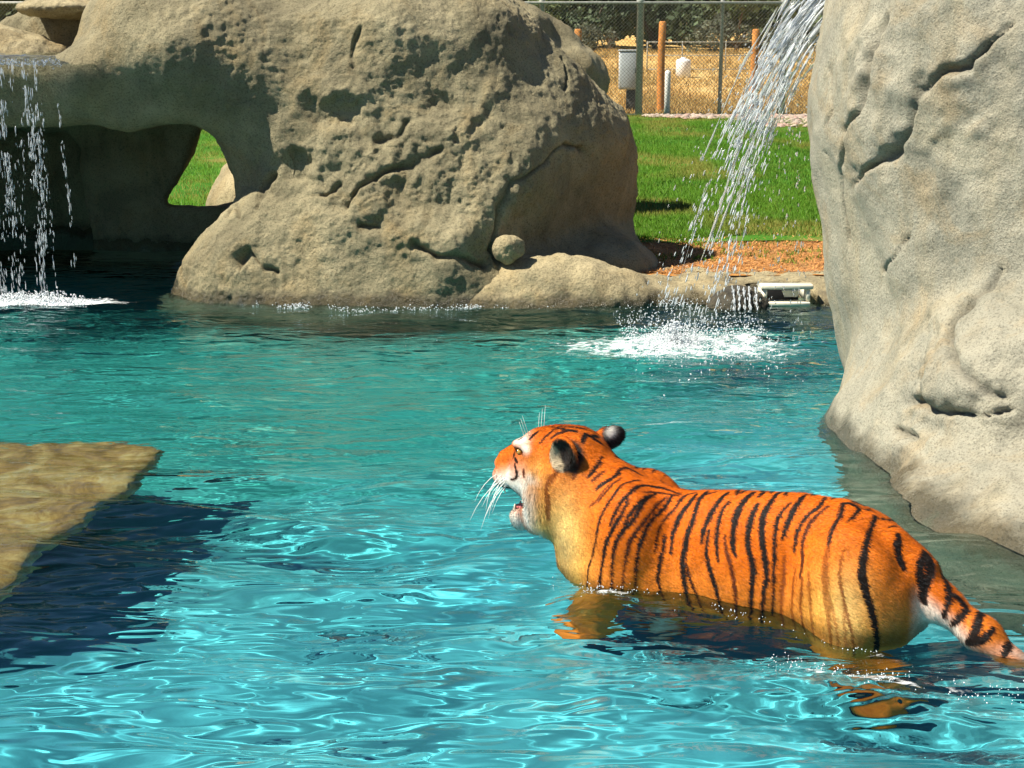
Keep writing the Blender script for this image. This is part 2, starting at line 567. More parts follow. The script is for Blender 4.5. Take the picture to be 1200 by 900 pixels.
def build_pool():
    nx, ny = 96, 120
    xs, ys = np.linspace(WX0, WX1, nx), np.linspace(WY0 - 0.4, WY1, ny)
    X, Y = np.meshgrid(xs, ys, indexing='ij')
    Z = floor_z(X, Y)
    v = np.stack([X.ravel(), Y.ravel(), Z.ravel()], 1)
    i = np.arange(nx * ny).reshape(nx, ny)
    f = np.stack([i[:-1, :-1].ravel(), i[1:, :-1].ravel(), i[1:, 1:].ravel(), i[:-1, 1:].ravel()], 1)
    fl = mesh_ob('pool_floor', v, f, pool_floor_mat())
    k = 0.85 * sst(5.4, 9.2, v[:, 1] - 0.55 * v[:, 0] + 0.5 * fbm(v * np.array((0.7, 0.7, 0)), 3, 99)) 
    attr(fl.data, 'depth_tint', np.clip(k, 0, 1))  # painted absorption, growing towards the deep back left
    tag(fl, 'turquoise plastered floor of the pool under the water', None, None, 'structure')
    fl.cycles.is_caustics_receiver = True
    # near wall of the pool, below the frame, where the keeper's path is
    # water surface
    xs = np.arange(WX0, WX1, 0.0175)
    yl = [WY0]
    while yl[-1] < WY1:
        yl.append(yl[-1] + 0.0105 + 0.0016 * (yl[-1] - 2.4))
    ys = np.array(yl)
    nx, ny = len(xs), len(ys)
    X, Y = np.meshgrid(xs, ys, indexing='ij')
    x, y = X.ravel(), Y.ravel()
    z = waves(x, y)
    i = np.arange(nx * ny).reshape(nx, ny)
    f = np.stack([i[:-1, :-1].ravel(), i[1:, :-1].ravel(), i[1:, 1:].ravel(), i[:-1, 1:].ravel()], 1)
    cx, cy_ = x[f[:, 0]], y[f[:, 0]]
    f = f[~((cx > -2.0) & (cy_ > 11.35)) & ~((cx > 2.4) & (cy_ > 7.2))]      # none under the boulders
    w = mesh_ob('pool_water', np.stack([x, y, z], 1), f, water_mat())
    tag(w, 'clear rippling turquoise pool water around the tiger', None, None, 'structure')
    w.cycles.is_caustics_caster = True
    P = np.stack([x, y, 0 * x], 1)
    foam = np.zeros(len(x))
    d1 = np.hypot((x - 1.10) / 0.44, (y - 9.44) / 0.26)
    foam = np.maximum(foam, 0.66 * np.exp(-(d1 * 0.75) ** 2))
    d2 = np.hypot((x - 1.12) / 1.2, (y - 9.50) / 0.62)
    foam = np.maximum(foam, 0.58 * np.exp(-(d2 * 0.9) ** 3))
    d3 = np.hypot((x + 3.85) / 0.75, (y - 11.15) / 0.22)
    foam = np.maximum(foam, 0.95 * np.exp(-(d3 * 0.8) ** 3))
    d4 = np.hypot((x - 1.60) / 0.30, (y - 9.6) / 0.7)
    foam = np.maximum(foam, 0.6 * np.exp(-(d4) ** 2))
    tx, ty = x - T_XY[0], y - T_XY[1]
    ta, tb = -0.878 * tx + 0.479 * ty, -0.479 * tx - 0.878 * ty
    foam = np.maximum(foam, 0.54 * np.exp(-((ta - 0.40) / 0.13) ** 2 - ((tb - 0.27) / 0.07) ** 2))
    arc = 0.46 + 0.08 * np.sin((-0.25 - ta) / 0.85 * 3.14)
    foam = np.maximum(foam, 0.53 * np.exp(-((ta + 0.66) / 0.40) ** 4 - ((tb - arc) / 0.065) ** 2))
    foam = np.maximum(foam, 0.50 * np.exp(-((ta + 0.60) / 0.16) ** 2 - ((tb - 0.26) / 0.10) ** 2))
    attr(w.data, 'foam', foam)
    tx, ty = x - T_XY[0], y - T_XY[1]
    ta, tb = -0.878 * tx + 0.479 * ty, -0.479 * tx - 0.878 * ty
    near_t = np.exp(-((ta + 0.2) / 0.95) ** 4 - ((tb - 0.30) / 0.34) ** 4)
    attr(w.data, 'chop', np.maximum(0.03 + 0.97 * sst(5.0, 8.5, y), 0.8 * near_t))
    return fl, w

POOL_FLOOR, WATER = build_pool()

# ================================================================== ROCKS



def rock_from_sdf(name, fn, lo, hi, h, mat, lv=1, disp=None, cracks=(), pits=(), parent=None):
    f = grid_eval(fn, lo, hi, h)
    v, q = surface_nets(f, lo, h)
    for k in range(lv):
        sel = None
        if k == 1:      # the sides turned away from the pool stay coarser
            fc = v[q].mean(1)
            to = np.array((0, 0, 2.0)) - fc
            to /= np.linalg.norm(to, axis=1)[:, None]
            sel = ((face_normals(v, q) * to).sum(1) > -0.2) & (fc[:, 2] > -0.25) & (fc[:, 1] < 13.1)
        v, q = quad_split(v, q, sel)
        v = relax(v, q)
    o = mesh_ob(name, v.astype(np.float32), q.astype(np.int32), mat, parent)
    me = o.data
    v, n = get_co(me), get_no(me)
    dark = np.zeros(len(v), np.float32)
    if disp is not None:
        v = v + n * disp(v, n)[:, None]
    for pl, wd, dp in cracks:
        d, t = seg_dist(v + 0.02 * np.stack([vnoise(v * 9, 51), vnoise(v * 9, 52), vnoise(v * 9, 53)], 1), pl, n)
        wv = wd * np.clip(0.75 + 0.75 * vnoise(v * 6, 54) + 0.45 * vnoise(v * 19, 55), 0.25, 1.6)
        k = np.exp(-(d / wv) ** 2) * sst(0, 0.08, t) * sst(1.0, 0.9, t) * np.clip(0.85 + 0.6 * vnoise(v * 5, 56), 0.3, 1.2)
        v = v - n * (dp * k)[:, None]
        dark = np.maximum(dark, (0.55 * np.exp(-(d / (0.7 * wv)) ** 2) * sst(0, 0.08, t) * sst(1.0, 0.9, t)).astype(np.float32))      # darker along the crack line
    for c, r, dp in pits:
        e = (v - np.array(c, np.float32))
        e = e * np.array((0.75, 0.75, 1.25), np.float32)
        d = np.sqrt((e * e).sum(1)) / r + 0.55 * vnoise(v * 7, 61) + 0.3 * vnoise(v * 17, 62)
        k = 0.50 * np.exp(-np.clip(d, 0, 9) ** 3)
        v = v - n * (dp * k)[:, None]
    attr(me, 'dark', dark)
    set_co(me, v)
    o.cycles.is_caustics_receiver = True
    return o

def sdf_arch(X, Y, Z):
    # main boulder
    d = s_ell(X, Y, Z, (-0.72, 12.55, 0.80), (1.62, 1.35, 1.62))
    d = smin(d, s_ell(X, Y, Z, (-1.35, 12.35, 1.45), (1.15, 1.05, 1.02)), 0.25)
    d = smin(d, s_ell(X, Y, Z, (-0.25, 12.7, 0.55), (1.52, 1.25, 1.25)), 0.25)
    d = smin(d, s_ell(X, Y, Z, (-0.75, 11.75, 0.25), (1.75, 0.75, 0.75)), 0.35)
    d = smin(d, s_ell(X, Y, Z, (-1.75, 11.75, 0.0), (0.95, 0.62, 0.75)), 0.25)
    d = smin(d, s_ell(X, Y, Z, (-0.9, 12.3, 2.05), (1.1, 0.8, 0.42)), 0.3)
    # the bridge of the arch and the cave body to the left
    b = s_box(X, Y, Z, (-4.2, 13.0, 0.55), (2.4, 1.60, 1.32), 0.25)
    b = smin(b, s_box(X, Y, Z, (-5.35, 14.4, 0.2), (1.28, 1.1, 1.15), 0.2), 0.1)
    b = smin(b, s_ell(X, Y, Z, (-2.5, 12.3, 1.95), (0.95, 0.95, 0.62)), 0.35)
    cav = s_box(X, Y, Z, (-3.72, 12.55, 0.2), (1.52, 1.66, 1.14), 0.30)
    cav = smin(cav, s_ell(X, Y, Z, (-3.0, 11.2, -0.3), (0.85, 0.8, 1.55)), 0.2)
    cav = smin(cav, s_box(X, Y, Z, (-5.0, 13.3, 0.0), (0.80, 2.0, 1.15), 0.25), 0.1)
    b = smax(b, -cav, 0.10)
    b = smax(b, -0.85 * (Y - 11.38) - 0.53 * (Z - 1.80) - 3.0 * sst(-1.9, -1.2, X), 0.10)     # front of the bridge leans inwards
    # lip: hang the front a little lower at the middle
    d = smin(d, b, 0.28)
    d = smax(d, -s_ell(X, Y, Z, (-2.95, 11.9, 0.15), (0.72, 1.4, 1.12)), 0.12)
    # the right flank turns away and overhangs
    pl = 0.78 * (X - 0.02) - 0.55 * (Y - 11.25) - 0.30 * (Z - 0.85)
    pl = pl - 0.55 * sst(1.35, 2.1, Z) - 0.35 * sst(0.45, 0.0, Z)
    d = smax(d, pl, 0.16)
    # flared foot of the arch
    d = smin(d, s_ell(X, Y, Z, (-2.12, 11.62, -0.15), (0.55, 0.45, 0.85)), 0.2)
    d = smin(d, s_ell(X, Y, Z, (-1.05, 11.62, -0.30), (1.75, 0.78, 0.62)), 0.25)
    d = smin(d, s_ell(X, Y, Z, (0.75, 12.5, 0.05), (0.62, 0.7, 0.35)), 0.2)
    # window through the back wall
    hx = -3.38 + 0.46 * (Z - 0.42) - 0.26 * (Y - 14.2)
    hole = np.maximum(np.maximum(hx - X, X + 2.45 + 0.10 * (Y - 14.2)), np.maximum(0.40 - Z, Z - 1.22))
    hole = np.maximum(hole, 12.9 - Y)
    d = smax(d, -hole, 0.05)
    # hollow of the basin on top
    d = smax(d, -s_ell(X, Y, Z, (-4.3, 12.45, 2.0), (1.05, 0.9, 0.32)), 0.08)
    d = smax(d, -s_box(X, Y, Z, (-4.2, 11.5, 2.05), (0.75, 0.8, 0.22), 0.1), 0.06)
    return d

def blob3(v, c, r):
    e = (v - np.array(c, np.float32)) / np.array(r, np.float32)
    return np.exp(-(e * e).sum(1))

def disp_arch(v, n):
    r = 0.09 * fbm(v * 1.2, 2, 21) + 0.022 * fbm(v * 3.6, 3, 22)
    rough = np.clip(0.45 + 0.9 * vnoise(v * 0.9 + 4, 23), 0.1, 1)
    mid = blob3(v, (-0.9, 11.4, 0.95), (0.95, 0.8, 0.75))
    rough = np.clip(rough * 0.5 + 0.9 * mid, 0.12, 1)
    r = r + 0.020 * rough * fbm(v * 13, 4, 24, 0.65) - 0.012 * rough * sst(0.2, 0.6, vnoise(v * 21, 27))
    r = r - 0.026 * mid * sst(0.25, 0.7, vnoise(v * np.array([4.5, 4.5, 6.5]), 25))
    return r

ARCH = rock_from_sdf('arch_boulder', sdf_arch, (-6.8, 10.5, -1.0), (1.7, 15.8, 2.9), 0.053, M['rock_big'], 2, disp_arch,
                     CRACKS.get('arch', ()), PITS.get('arch', ()))
tag(ARCH, 'huge tan cast boulder with an arched cave on its left side', 'boulder')

def sdf_right(X, Y, Z):
    X0, X = X, X + 0.11 * sst(0.7, 1.7, Z)
    d = s_ell(X, Y, Z, (3.46, 8.0, 1.3), (1.62, 1.75, 2.8))
    d = smin(d, s_ell(X, Y, Z, (2.93, 8.45, 1.5), (1.05, 0.95, 2.6)), 0.3)
    d = smin(d, s_ell(X, Y, Z, (3.1, 6.9, 0.35), (1.15, 1.0, 0.75)), 0.15)
    d = smin(d, s_ell(X, Y, Z, (2.75, 7.4, -0.2), (1.1, 1.2, 0.9)), 0.25)
    d = smin(d, s_ell(X, Y, Z, (3.1, 6.2, -0.40), (1.58, 1.5, 0.72)), 0.22)
    return d

def disp_right(v, n):
    r = 0.05 * fbm(v * 1.2, 3, 31) + 0.02 * fbm(v * 3.5, 3, 32)
    rough = np.clip(0.25 + 1.0 * vnoise(v * 1.1 + 7, 33), 0.08, 1)
    return r + 0.010 * rough * fbm(v * 14, 4, 34, 0.6)

RIGHT = rock_from_sdf('pale_boulder', sdf_right, (1.2, 4.4, -1.2), (5.4, 10.2, 4.4), 0.062, M['rock_right'], 2, disp_right,
                      CRACKS.get('right', ()), PITS.get('right', ()))
tag(RIGHT, 'tall pale tan boulder with long cracks rising from the water beside the tiger', 'boulder')

# rim of the pool ------------------------------------------------------
def sdf_rim(X, Y, Z):
    yc = 11.55 + 0.10 * np.sin(X * 1.7) + 0.25 * sst(-1.5, -2.5, X)
    d = np.sqrt(np.maximum(abs(Y - yc) - 0.42, 0) ** 2 + np.maximum(abs(Z + 0.55) - 0.5, 0) ** 2) - 0.16 - 0.06 * sst(0.3, -1.2, X)
    d = smin(d, s_ell(X, Y, Z, (0.25, 11.35, -0.05), (0.95, 0.5, 0.42)), 0.15)
    d = smax(d, -0.55 - X, 0.3)
    # gap for the skimmer
    d = smax(d, -s_box(X, Y, Z, (2.10, 11.05, 0.02), (0.22, 0.5, 0.16), 0.02), 0.02)
    return d

def disp_rim(v, n):
    return 0.05 * fbm(v * 2.1, 3, 41) + 0.012 * fbm(v * 11, 4, 42, 0.6)

RIM = rock_from_sdf('rock_ledge', sdf_rim, (-2.5, 10.4, -1.3), (4.4, 12.6, 0.6), 0.045, M['rim'], 1, disp_rim)
tag(RIM, 'low tan cast rock ledge along the far edge of the pool', 'rock ledge')

def sdf_stone(X, Y, Z):
    d = s_ell(X, Y, Z, (0, 0, 0.02), (0.13, 0.11, 0.11))
    return smax(d, -s_ell(X, Y, Z, (0.17, -0.13, 0.1), (0.12, 0.12, 0.16)), 0.02)
ST = rock_from_sdf('loose_stone', sdf_stone, (-0.2, -0.2, -0.2), (0.2, 0.2, 0.2), 0.02, M['rim'], 1, lambda v, n: 0.015 * fbm(v * 12, 3, 43))
ST.location = (-0.03, 11.12, 0.40)
tag(ST, 'small grey stone perched on the pool rim below the big boulder', 'stone')

# submerged ledge at the left -------------------------------------------
def sdf_slab(X, Y, Z):
    # right edge runs almost along the view
    wob = 0.018 * np.sin(Y * 4.1) + 0.014 * np.sin(Y * 9.7 + 1.0)
    xe = -1.91 + (Y - 5.4) * 0.11 + wob
    ye = 7.22 + 0.03 * np.sin(X * 3.3) + 0.02 * np.sin(X * 8.1)
    d = smax(smax(X - xe, Y - ye, 0.30), smax(Z + 0.050, -0.24 - Z, 0.03), 0.07)
    foot = np.maximum(np.maximum(X - xe + 0.45, Y - ye + 0.4), np.maximum(Z + 0.15, -1.0 - Z))
    d = np.minimum(d, foot)
    d = np.maximum(d, -4.6 - X)
    d = smax(d, 5.12 - Y, 0.1)
    return d
def slab_mat():
    t = NT('algae_stone')
    c = t.coord()
    col = t.ramp(t.noise(3.5, 8, 0.7, c, 1.4), [(0.3, (0.10, 0.055, 0.015)), (0.46, (0.30, 0.165, 0.04)), (0.58, (0.44, 0.29, 0.10)), (0.72, (0.46, 0.39, 0.25))])
    col = t.mix(0.6, col, t.ramp(t.noise(25, 4, 0.6, c), [(0.3, (0.6, 0.55, 0.5)), (0.6, (1, 1, 1))]), 'MULTIPLY')
    return t.set(col, 0.6, t.bump(t.noise(18, 5, 0.65, c), 0.4, 0.02))
SLAB = rock_from_sdf('sunken_ledge', sdf_slab, (-4.8, 4.2, -1.1), (-1.4, 7.5, 0.1), 0.05, slab_mat(), 1,
                     lambda v, n: (0.022 * fbm(v * 2.5, 3, 44) + 0.010 * fbm(v * 11, 3, 45)) * sst(-0.4, -0.1, v[:, 2]))
tag(SLAB, 'flat golden brown stone ledge lying just under the water', 'ledge')
STRIPES = [  # half width, darkness, points on the coat
    (0.0042, 0.9, ((0.394, 0.033, 0.384), (0.416, 0.086, 0.382), (0.435, 0.164, 0.354), (0.464, 0.191, 0.304), (0.475, 0.202, 0.266), (0.487, 0.212, 0.187), (0.506, 0.211, 0.103), (0.515, 0.215, 0.055))),
    (0.0062, 1, ((0.3, 0.015, 0.363), (0.366, 0.056, 0.371), (0.379, 0.151, 0.366), (0.405, 0.183, 0.331), (0.417, 0.201, 0.295), (0.431, 0.213, 0.25))),
    (0.0062, 1, ((0.377, 0.171, 0.345), (0.391, 0.198, 0.298), (0.416, 0.216, 0.24), (0.44, 0.222, 0.178), (0.449, 0.223, 0.116), (0.454, 0.23, 0.074))),
    (0.0062, 0.9, ((0.324, 0.102, 0.351), (0.339, 0.163, 0.336), (0.359, 0.192, 0.301), (0.375, 0.208, 0.264))),
    (0.0062, 0.9, ((0.313, 0.065, 0.352), (0.325, 0.147, 0.34), (0.344, 0.194, 0.285), (0.381, 0.217, 0.233), (0.401, 0.225, 0.179), (0.411, 0.225, 0.111), (0.411, 0.228, 0.088))),
    (0.0062, 0.8, ((0.272, 0.063, 0.341), (0.29, 0.116, 0.323), (0.301, 0.168, 0.291), (0.332, 0.205, 0.237), (0.352, 0.219, 0.185), (0.366, 0.221, 0.091))),
    (0.0062, 0.9, ((0.254, 0.042, 0.348), (0.261, 0.089, 0.32), (0.285, 0.159, 0.284), (0.303, 0.192, 0.238), (0.315, 0.208, 0.182), (0.322, 0.213, 0.123), (0.324, 0.212, 0.068))),
    (0.0042, 0.95, ((0.21, 0.05, 0.34), (0.23, 0.096, 0.307), (0.25, 0.128, 0.28), (0.26, 0.167, 0.231), (0.26, 0.186, 0.164))),
    (0.0062, 0.85, ((0.238, 0.154, 0.231), (0.235, 0.173, 0.178), (0.242, 0.186, 0.128), (0.244, 0.195, 0.064), (0.236, 0.197, 0.04))),
    (0.0085, 0.95, ((0.164, 0.03, 0.355), (0.179, 0.074, 0.329), (0.198, 0.109, 0.29), (0.209, 0.143, 0.239), (0.206, 0.172, 0.169))),
    (0.0085, 1, ((0.131, 0.013, 0.365), (0.142, 0.069, 0.34), (0.142, 0.114, 0.294), (0.15, 0.142, 0.249), (0.153, 0.163, 0.202), (0.155, 0.18, 0.148), (0.145, 0.191, 0.094), (0.124, 0.194, -0.013))),
    (0.0042, 0.8, ((0.138, 0.181, 0.145), (0.118, 0.192, 0.086), (0.088, 0.196, 0.027), (0.078, 0.193, -0.025))),
    (0.0085, 0.95, ((0.048, 0.021, 0.38), (0.068, 0.072, 0.352), (0.079, 0.093, 0.331), (0.086, 0.115, 0.303), (0.092, 0.139, 0.264), (0.093, 0.158, 0.224))),
    (0.0042, 0.8, ((0.092, 0.009, 0.373), (0.13, 0.032, 0.361), (0.154, 0.054, 0.347))),
    (0.0042, 0.9, ((0.225, 0.03, 0.349), (0.29, 0.022, 0.36), (0.349, 0.047, 0.368))),
    (0.0042, 0.8, ((0.235, 0.039, 0.347), (0.315, 0.061, 0.354), (0.345, 0.119, 0.362))),
    (0.0042, 0.7, ((0.17, 0.016, 0.357), (0.205, 0.029, 0.348), (0.224, 0.065, 0.332))),
    (0.0062, 0.9, ((0.552, 0.06, 0.436), (0.559, 0.097, 0.411), (0.569, 0.119, 0.392))),
    (0.0042, 0.6, ((0.52, 0.073, 0.413), (0.539, 0.108, 0.393), (0.549, 0.124, 0.379))),
    (0.0062, 0.75, ((0.467, 0.051, 0.405), (0.487, 0.099, 0.388), (0.51, 0.125, 0.372), (0.523, 0.141, 0.354))),
    (0.0062, 0.8, ((0.403, -0.012, 0.391), (0.457, -0.007, 0.412), (0.474, 0.035, 0.413), (0.476, 0.078, 0.398))),
    (0.0042, 0.6, ((0.45, 0.071, 0.393), (0.473, 0.143, 0.362), (0.501, 0.172, 0.32))),
    (0.0042, 0.5, ((0.535, 0.173, 0.295), (0.505, 0.164, 0.33), (0.474, 0.112, 0.38))),
    (0.0042, 0.5, ((0.624, 0.139, 0.379), (0.619, 0.128, 0.404), (0.609, 0.112, 0.428))),
    (0.0062, 0.95, ((0.027, 0.065, 0.365), (0.042, 0.095, 0.336), (0.043, 0.125, 0.296), (0.04, 0.15, 0.25), (0.03, 0.169, 0.204), (0.018, 0.179, 0.171))),
    (0.0062, 0.9, ((0.072, 0.139, 0.268), (0.072, 0.162, 0.216), (0.062, 0.178, 0.168), (0.036, 0.19, 0.112), (0.016, 0.195, 0.063), (0.001, 0.195, 0.011))),
    (0.0085, 1, ((-0.049, 0.007, 0.395), (-0.033, 0.053, 0.379), (-0.02, 0.089, 0.349), (-0.018, 0.124, 0.306), (-0.021, 0.149, 0.26), (-0.03, 0.164, 0.223), (-0.04, 0.171, 0.203))),
    (0.0062, 0.55, ((0.01, 0.145, 0.264), (-0.006, 0.168, 0.209), (-0.032, 0.183, 0.154), (-0.049, 0.192, 0.096), (-0.057, 0.194, 0.038))),
    (0.0085, 0.95, ((-0.083, 0.071, 0.373), (-0.075, 0.106, 0.336), (-0.073, 0.133, 0.296), (-0.081, 0.157, 0.246), (-0.099, 0.173, 0.2), (-0.112, 0.183, 0.158), (-0.112, 0.191, 0.096), (-0.114, 0.192, 0.022))),
    (0.0085, 1, ((-0.146, -0.022, 0.405), (-0.13, 0.055, 0.389), (-0.119, 0.09, 0.36), (-0.118, 0.114, 0.33), (-0.126, 0.141, 0.286), (-0.144, 0.164, 0.232), (-0.156, 0.177, 0.185), (-0.164, 0.186, 0.137), (-0.157, 0.191, 0.094), (-0.155, 0.191, 0.029))),
    (0.0062, 0.9, ((-0.087, -0.007, 0.4), (-0.074, 0.041, 0.39))),
    (0.0062, 0.9, ((0.021, -0.022, 0.385), (0.009, 0.033, 0.383))),
    (0.0062, 0.9, ((-0.2, 0.061, 0.394), (-0.18, 0.091, 0.365), (-0.171, 0.116, 0.333), (-0.173, 0.139, 0.293), (-0.18, 0.162, 0.238), (-0.186, 0.179, 0.181), (-0.19, 0.189, 0.11))),
    (0.0085, 1, ((-0.238, 0.003, 0.415), (-0.229, 0.055, 0.399), (-0.217, 0.094, 0.366), (-0.208, 0.123, 0.326), (-0.201, 0.145, 0.284))),
    (0.0062, 0.9, ((-0.309, -0.004, 0.41), (-0.307, 0.055, 0.395), (-0.278, 0.09, 0.37), (-0.257, 0.117, 0.337), (-0.249, 0.141, 0.296), (-0.249, 0.161, 0.25))),
    (0.0062, 0.6, ((-0.336, 0.051, 0.396), (-0.312, 0.085, 0.374), (-0.29, 0.111, 0.346), (-0.279, 0.135, 0.31), (-0.279, 0.159, 0.265), (-0.291, 0.182, 0.222), (-0.289, 0.195, 0.173))),
    (0.0042, 0.45, ((-0.298, 0.197, 0.175), (-0.3, 0.205, 0.126), (-0.298, 0.206, 0.073), (-0.302, 0.206, 0.042))),
    (0.0062, 0.45, ((-0.216, 0.166, 0.23), (-0.221, 0.182, 0.167), (-0.219, 0.19, 0.105), (-0.222, 0.19, 0.026))),
    (0.0085, 0.7, ((-0.378, 0.02, 0.404), (-0.388, 0.077, 0.378), (-0.385, 0.138, 0.344), (-0.382, 0.179, 0.299))),
    (0.0085, 0.35, ((-0.382, 0.179, 0.299), (-0.381, 0.2, 0.254), (-0.386, 0.216, 0.198), (-0.398, 0.228, 0.121), (-0.411, 0.236, 0.064))),
    (0.0062, 0.9, ((-0.378, 0.02, 0.404), (-0.405, 0.009, 0.403), (-0.432, 0.013, 0.392), (-0.427, 0.065, 0.376), (-0.42, 0.106, 0.361))),
    (0.0042, 0.35, ((-0.441, 0.185, 0.301), (-0.432, 0.205, 0.254), (-0.435, 0.217, 0.208), (-0.45, 0.225, 0.161), (-0.464, 0.234, 0.084))),
    (0.0042, 0.4, ((-0.264, 0.181, 0.196), (-0.262, 0.193, 0.136), (-0.265, 0.196, 0.042))),
    (0.0042, 0.35, ((-0.32, 0.199, 0.201), (-0.329, 0.212, 0.144), (-0.341, 0.218, 0.054))),
    (0.011, 1, ((-0.49, -0, 0.372), (-0.499, 0.118, 0.341), (-0.504, 0.18, 0.29), (-0.51, 0.206, 0.217), (-0.529, 0.211, 0.161), (-0.553, 0.207, 0.082), (-0.568, 0.189, -0.016))),
    (0.012, 0.9, ((-0.581, 0.034, 0.331), (-0.594, 0.083, 0.285), (-0.623, 0.1, 0.233))),
    (0.0042, 0.9, ((-0.544, 0.028, 0.347), (-0.562, -0.019, 0.343))),
    (0.013, 0.75, ((-0.671, 0.007, 0.274), (-0.697, 0.029, 0.244), (-0.696, 0.071, 0.186), (-0.687, 0.084, 0.147), (-0.699, 0.086, 0.119))),
    (0.012, 0.75, ((-0.667, 0.015, 0.276), (-0.668, 0.074, 0.223), (-0.684, 0.083, 0.167))),
    (0.012, 0.85, ((-0.73, -0.008, 0.198), (-0.767, 0.051, 0.161), (-0.765, 0.092, 0.082))),
    (0.013, 0.85, ((-0.788, 0.044, 0.152), (-0.826, 0.055, 0.122), (-0.816, 0.09, 0.091), (-0.791, 0.091, 0.061))),
    (0.014, 1, ((-0.872, 0.034, 0.103), (-0.879, 0.112, 0.071), (-0.855, 0.115, 0.014))),
    (0.013, 1, ((-0.855, 0.115, 0.014), (-0.902, 0.125, 0.04), (-0.93, 0.091, 0.074))),
    (0.015, 1, ((-0.981, 0.073, 0.031), (-0.976, 0.131, -0.004))),
    (0.0042, 0.45, ((-0.438, 0.19, 0.292), (-0.435, 0.217, 0.208), (-0.464, 0.229, 0.113), (-0.495, 0.232, 0.006))),
    (0.0042, 0.3, ((-0.377, 0.173, 0.307), (-0.382, 0.209, 0.226), (-0.402, 0.226, 0.142), (-0.435, 0.24, 0.049))),
    (0.0062, 0.9, ((0.836, 0.013, 0.509), (0.854, 0.045, 0.483))),
    (0.0042, 0.9, ((0.767, 0.015, 0.525), (0.786, 0.045, 0.505), (0.803, 0.064, 0.479))),
    (0.0062, 0.8, ((0.705, 0.018, 0.53), (0.738, 0.033, 0.52), (0.76, 0.055, 0.501))),
    (0.0085, 1, ((0.638, 0.004, 0.527), (0.63, 0.047, 0.501))),
    (0.0062, 1, ((0.638, 0.004, 0.527), (0.602, -0.004, 0.511), (0.573, -0.022, 0.489))),
    (0.0062, 0.95, ((0.761, -0.014, 0.533), (0.695, -0.015, 0.538), (0.647, -0.028, 0.533))),
    (0.0042, 0.9, ((0.801, -0.012, 0.525), (0.74, 0.001, 0.533))),
    (0.0062, 0.8, ((0.552, 0.03, 0.452), (0.553, 0.082, 0.422), (0.57, 0.115, 0.397))),
    (0.0045, 0.95, ((0.912, 0.059, 0.38), (0.897, 0.074, 0.345), (0.904, 0.073, 0.324), (0.927, 0.065, 0.315))),
    (0.006, 0.95, ((0.919, 0.047, 0.397), (0.899, 0.061, 0.389))),
    (0.0042, 0.6, ((0.866, 0.074, 0.368), (0.862, 0.082, 0.339))),
    (0.011, 0.4, ((0.698, 0.135, 0.396), (0.735, 0.142, 0.343))),  # shadow along the ruff's edge, painted as a brown line
    (0.01, 0.42, ((0.734, 0.144, 0.331), (0.726, 0.149, 0.277), (0.724, 0.145, 0.214))),  # lower part of the painted ruff shadow
    (0.004, 0.95, ((0.908, 0.041, 0.471), (0.894, 0.022, 0.481))),
]
# ================================================================== TIGER
T_LOC = Vector((0.84, 5.07, 0.0))
T_ANG = math.atan2(0.48, -0.88)          # heading of the body

def lerp_tab(a, tab):
    t = np.array(tab, float)
    return [np.interp(a, t[:, 0], t[:, k]).astype(np.float32) for k in range(1, t.shape[1])]

TORSO = [  # a, top, bottom, half width
    (-0.70, 0.22, 0.00, 0.05), (-0.64, 0.275, -0.08, 0.115), (-0.57, 0.325, -0.14, 0.165), (-0.50, 0.368, -0.21, 0.192), (-0.40, 0.405, -0.22, 0.205),
    (-0.22, 0.416, -0.22, 0.176), (0.03, 0.386, -0.25, 0.192), (0.20, 0.352, -0.26, 0.195), (0.34, 0.360, -0.26, 0.200),
    (0.48, 0.36, -0.22, 0.185), (0.60, 0.32, -0.12, 0.15), (0.68, 0.27, -0.02, 0.08)]

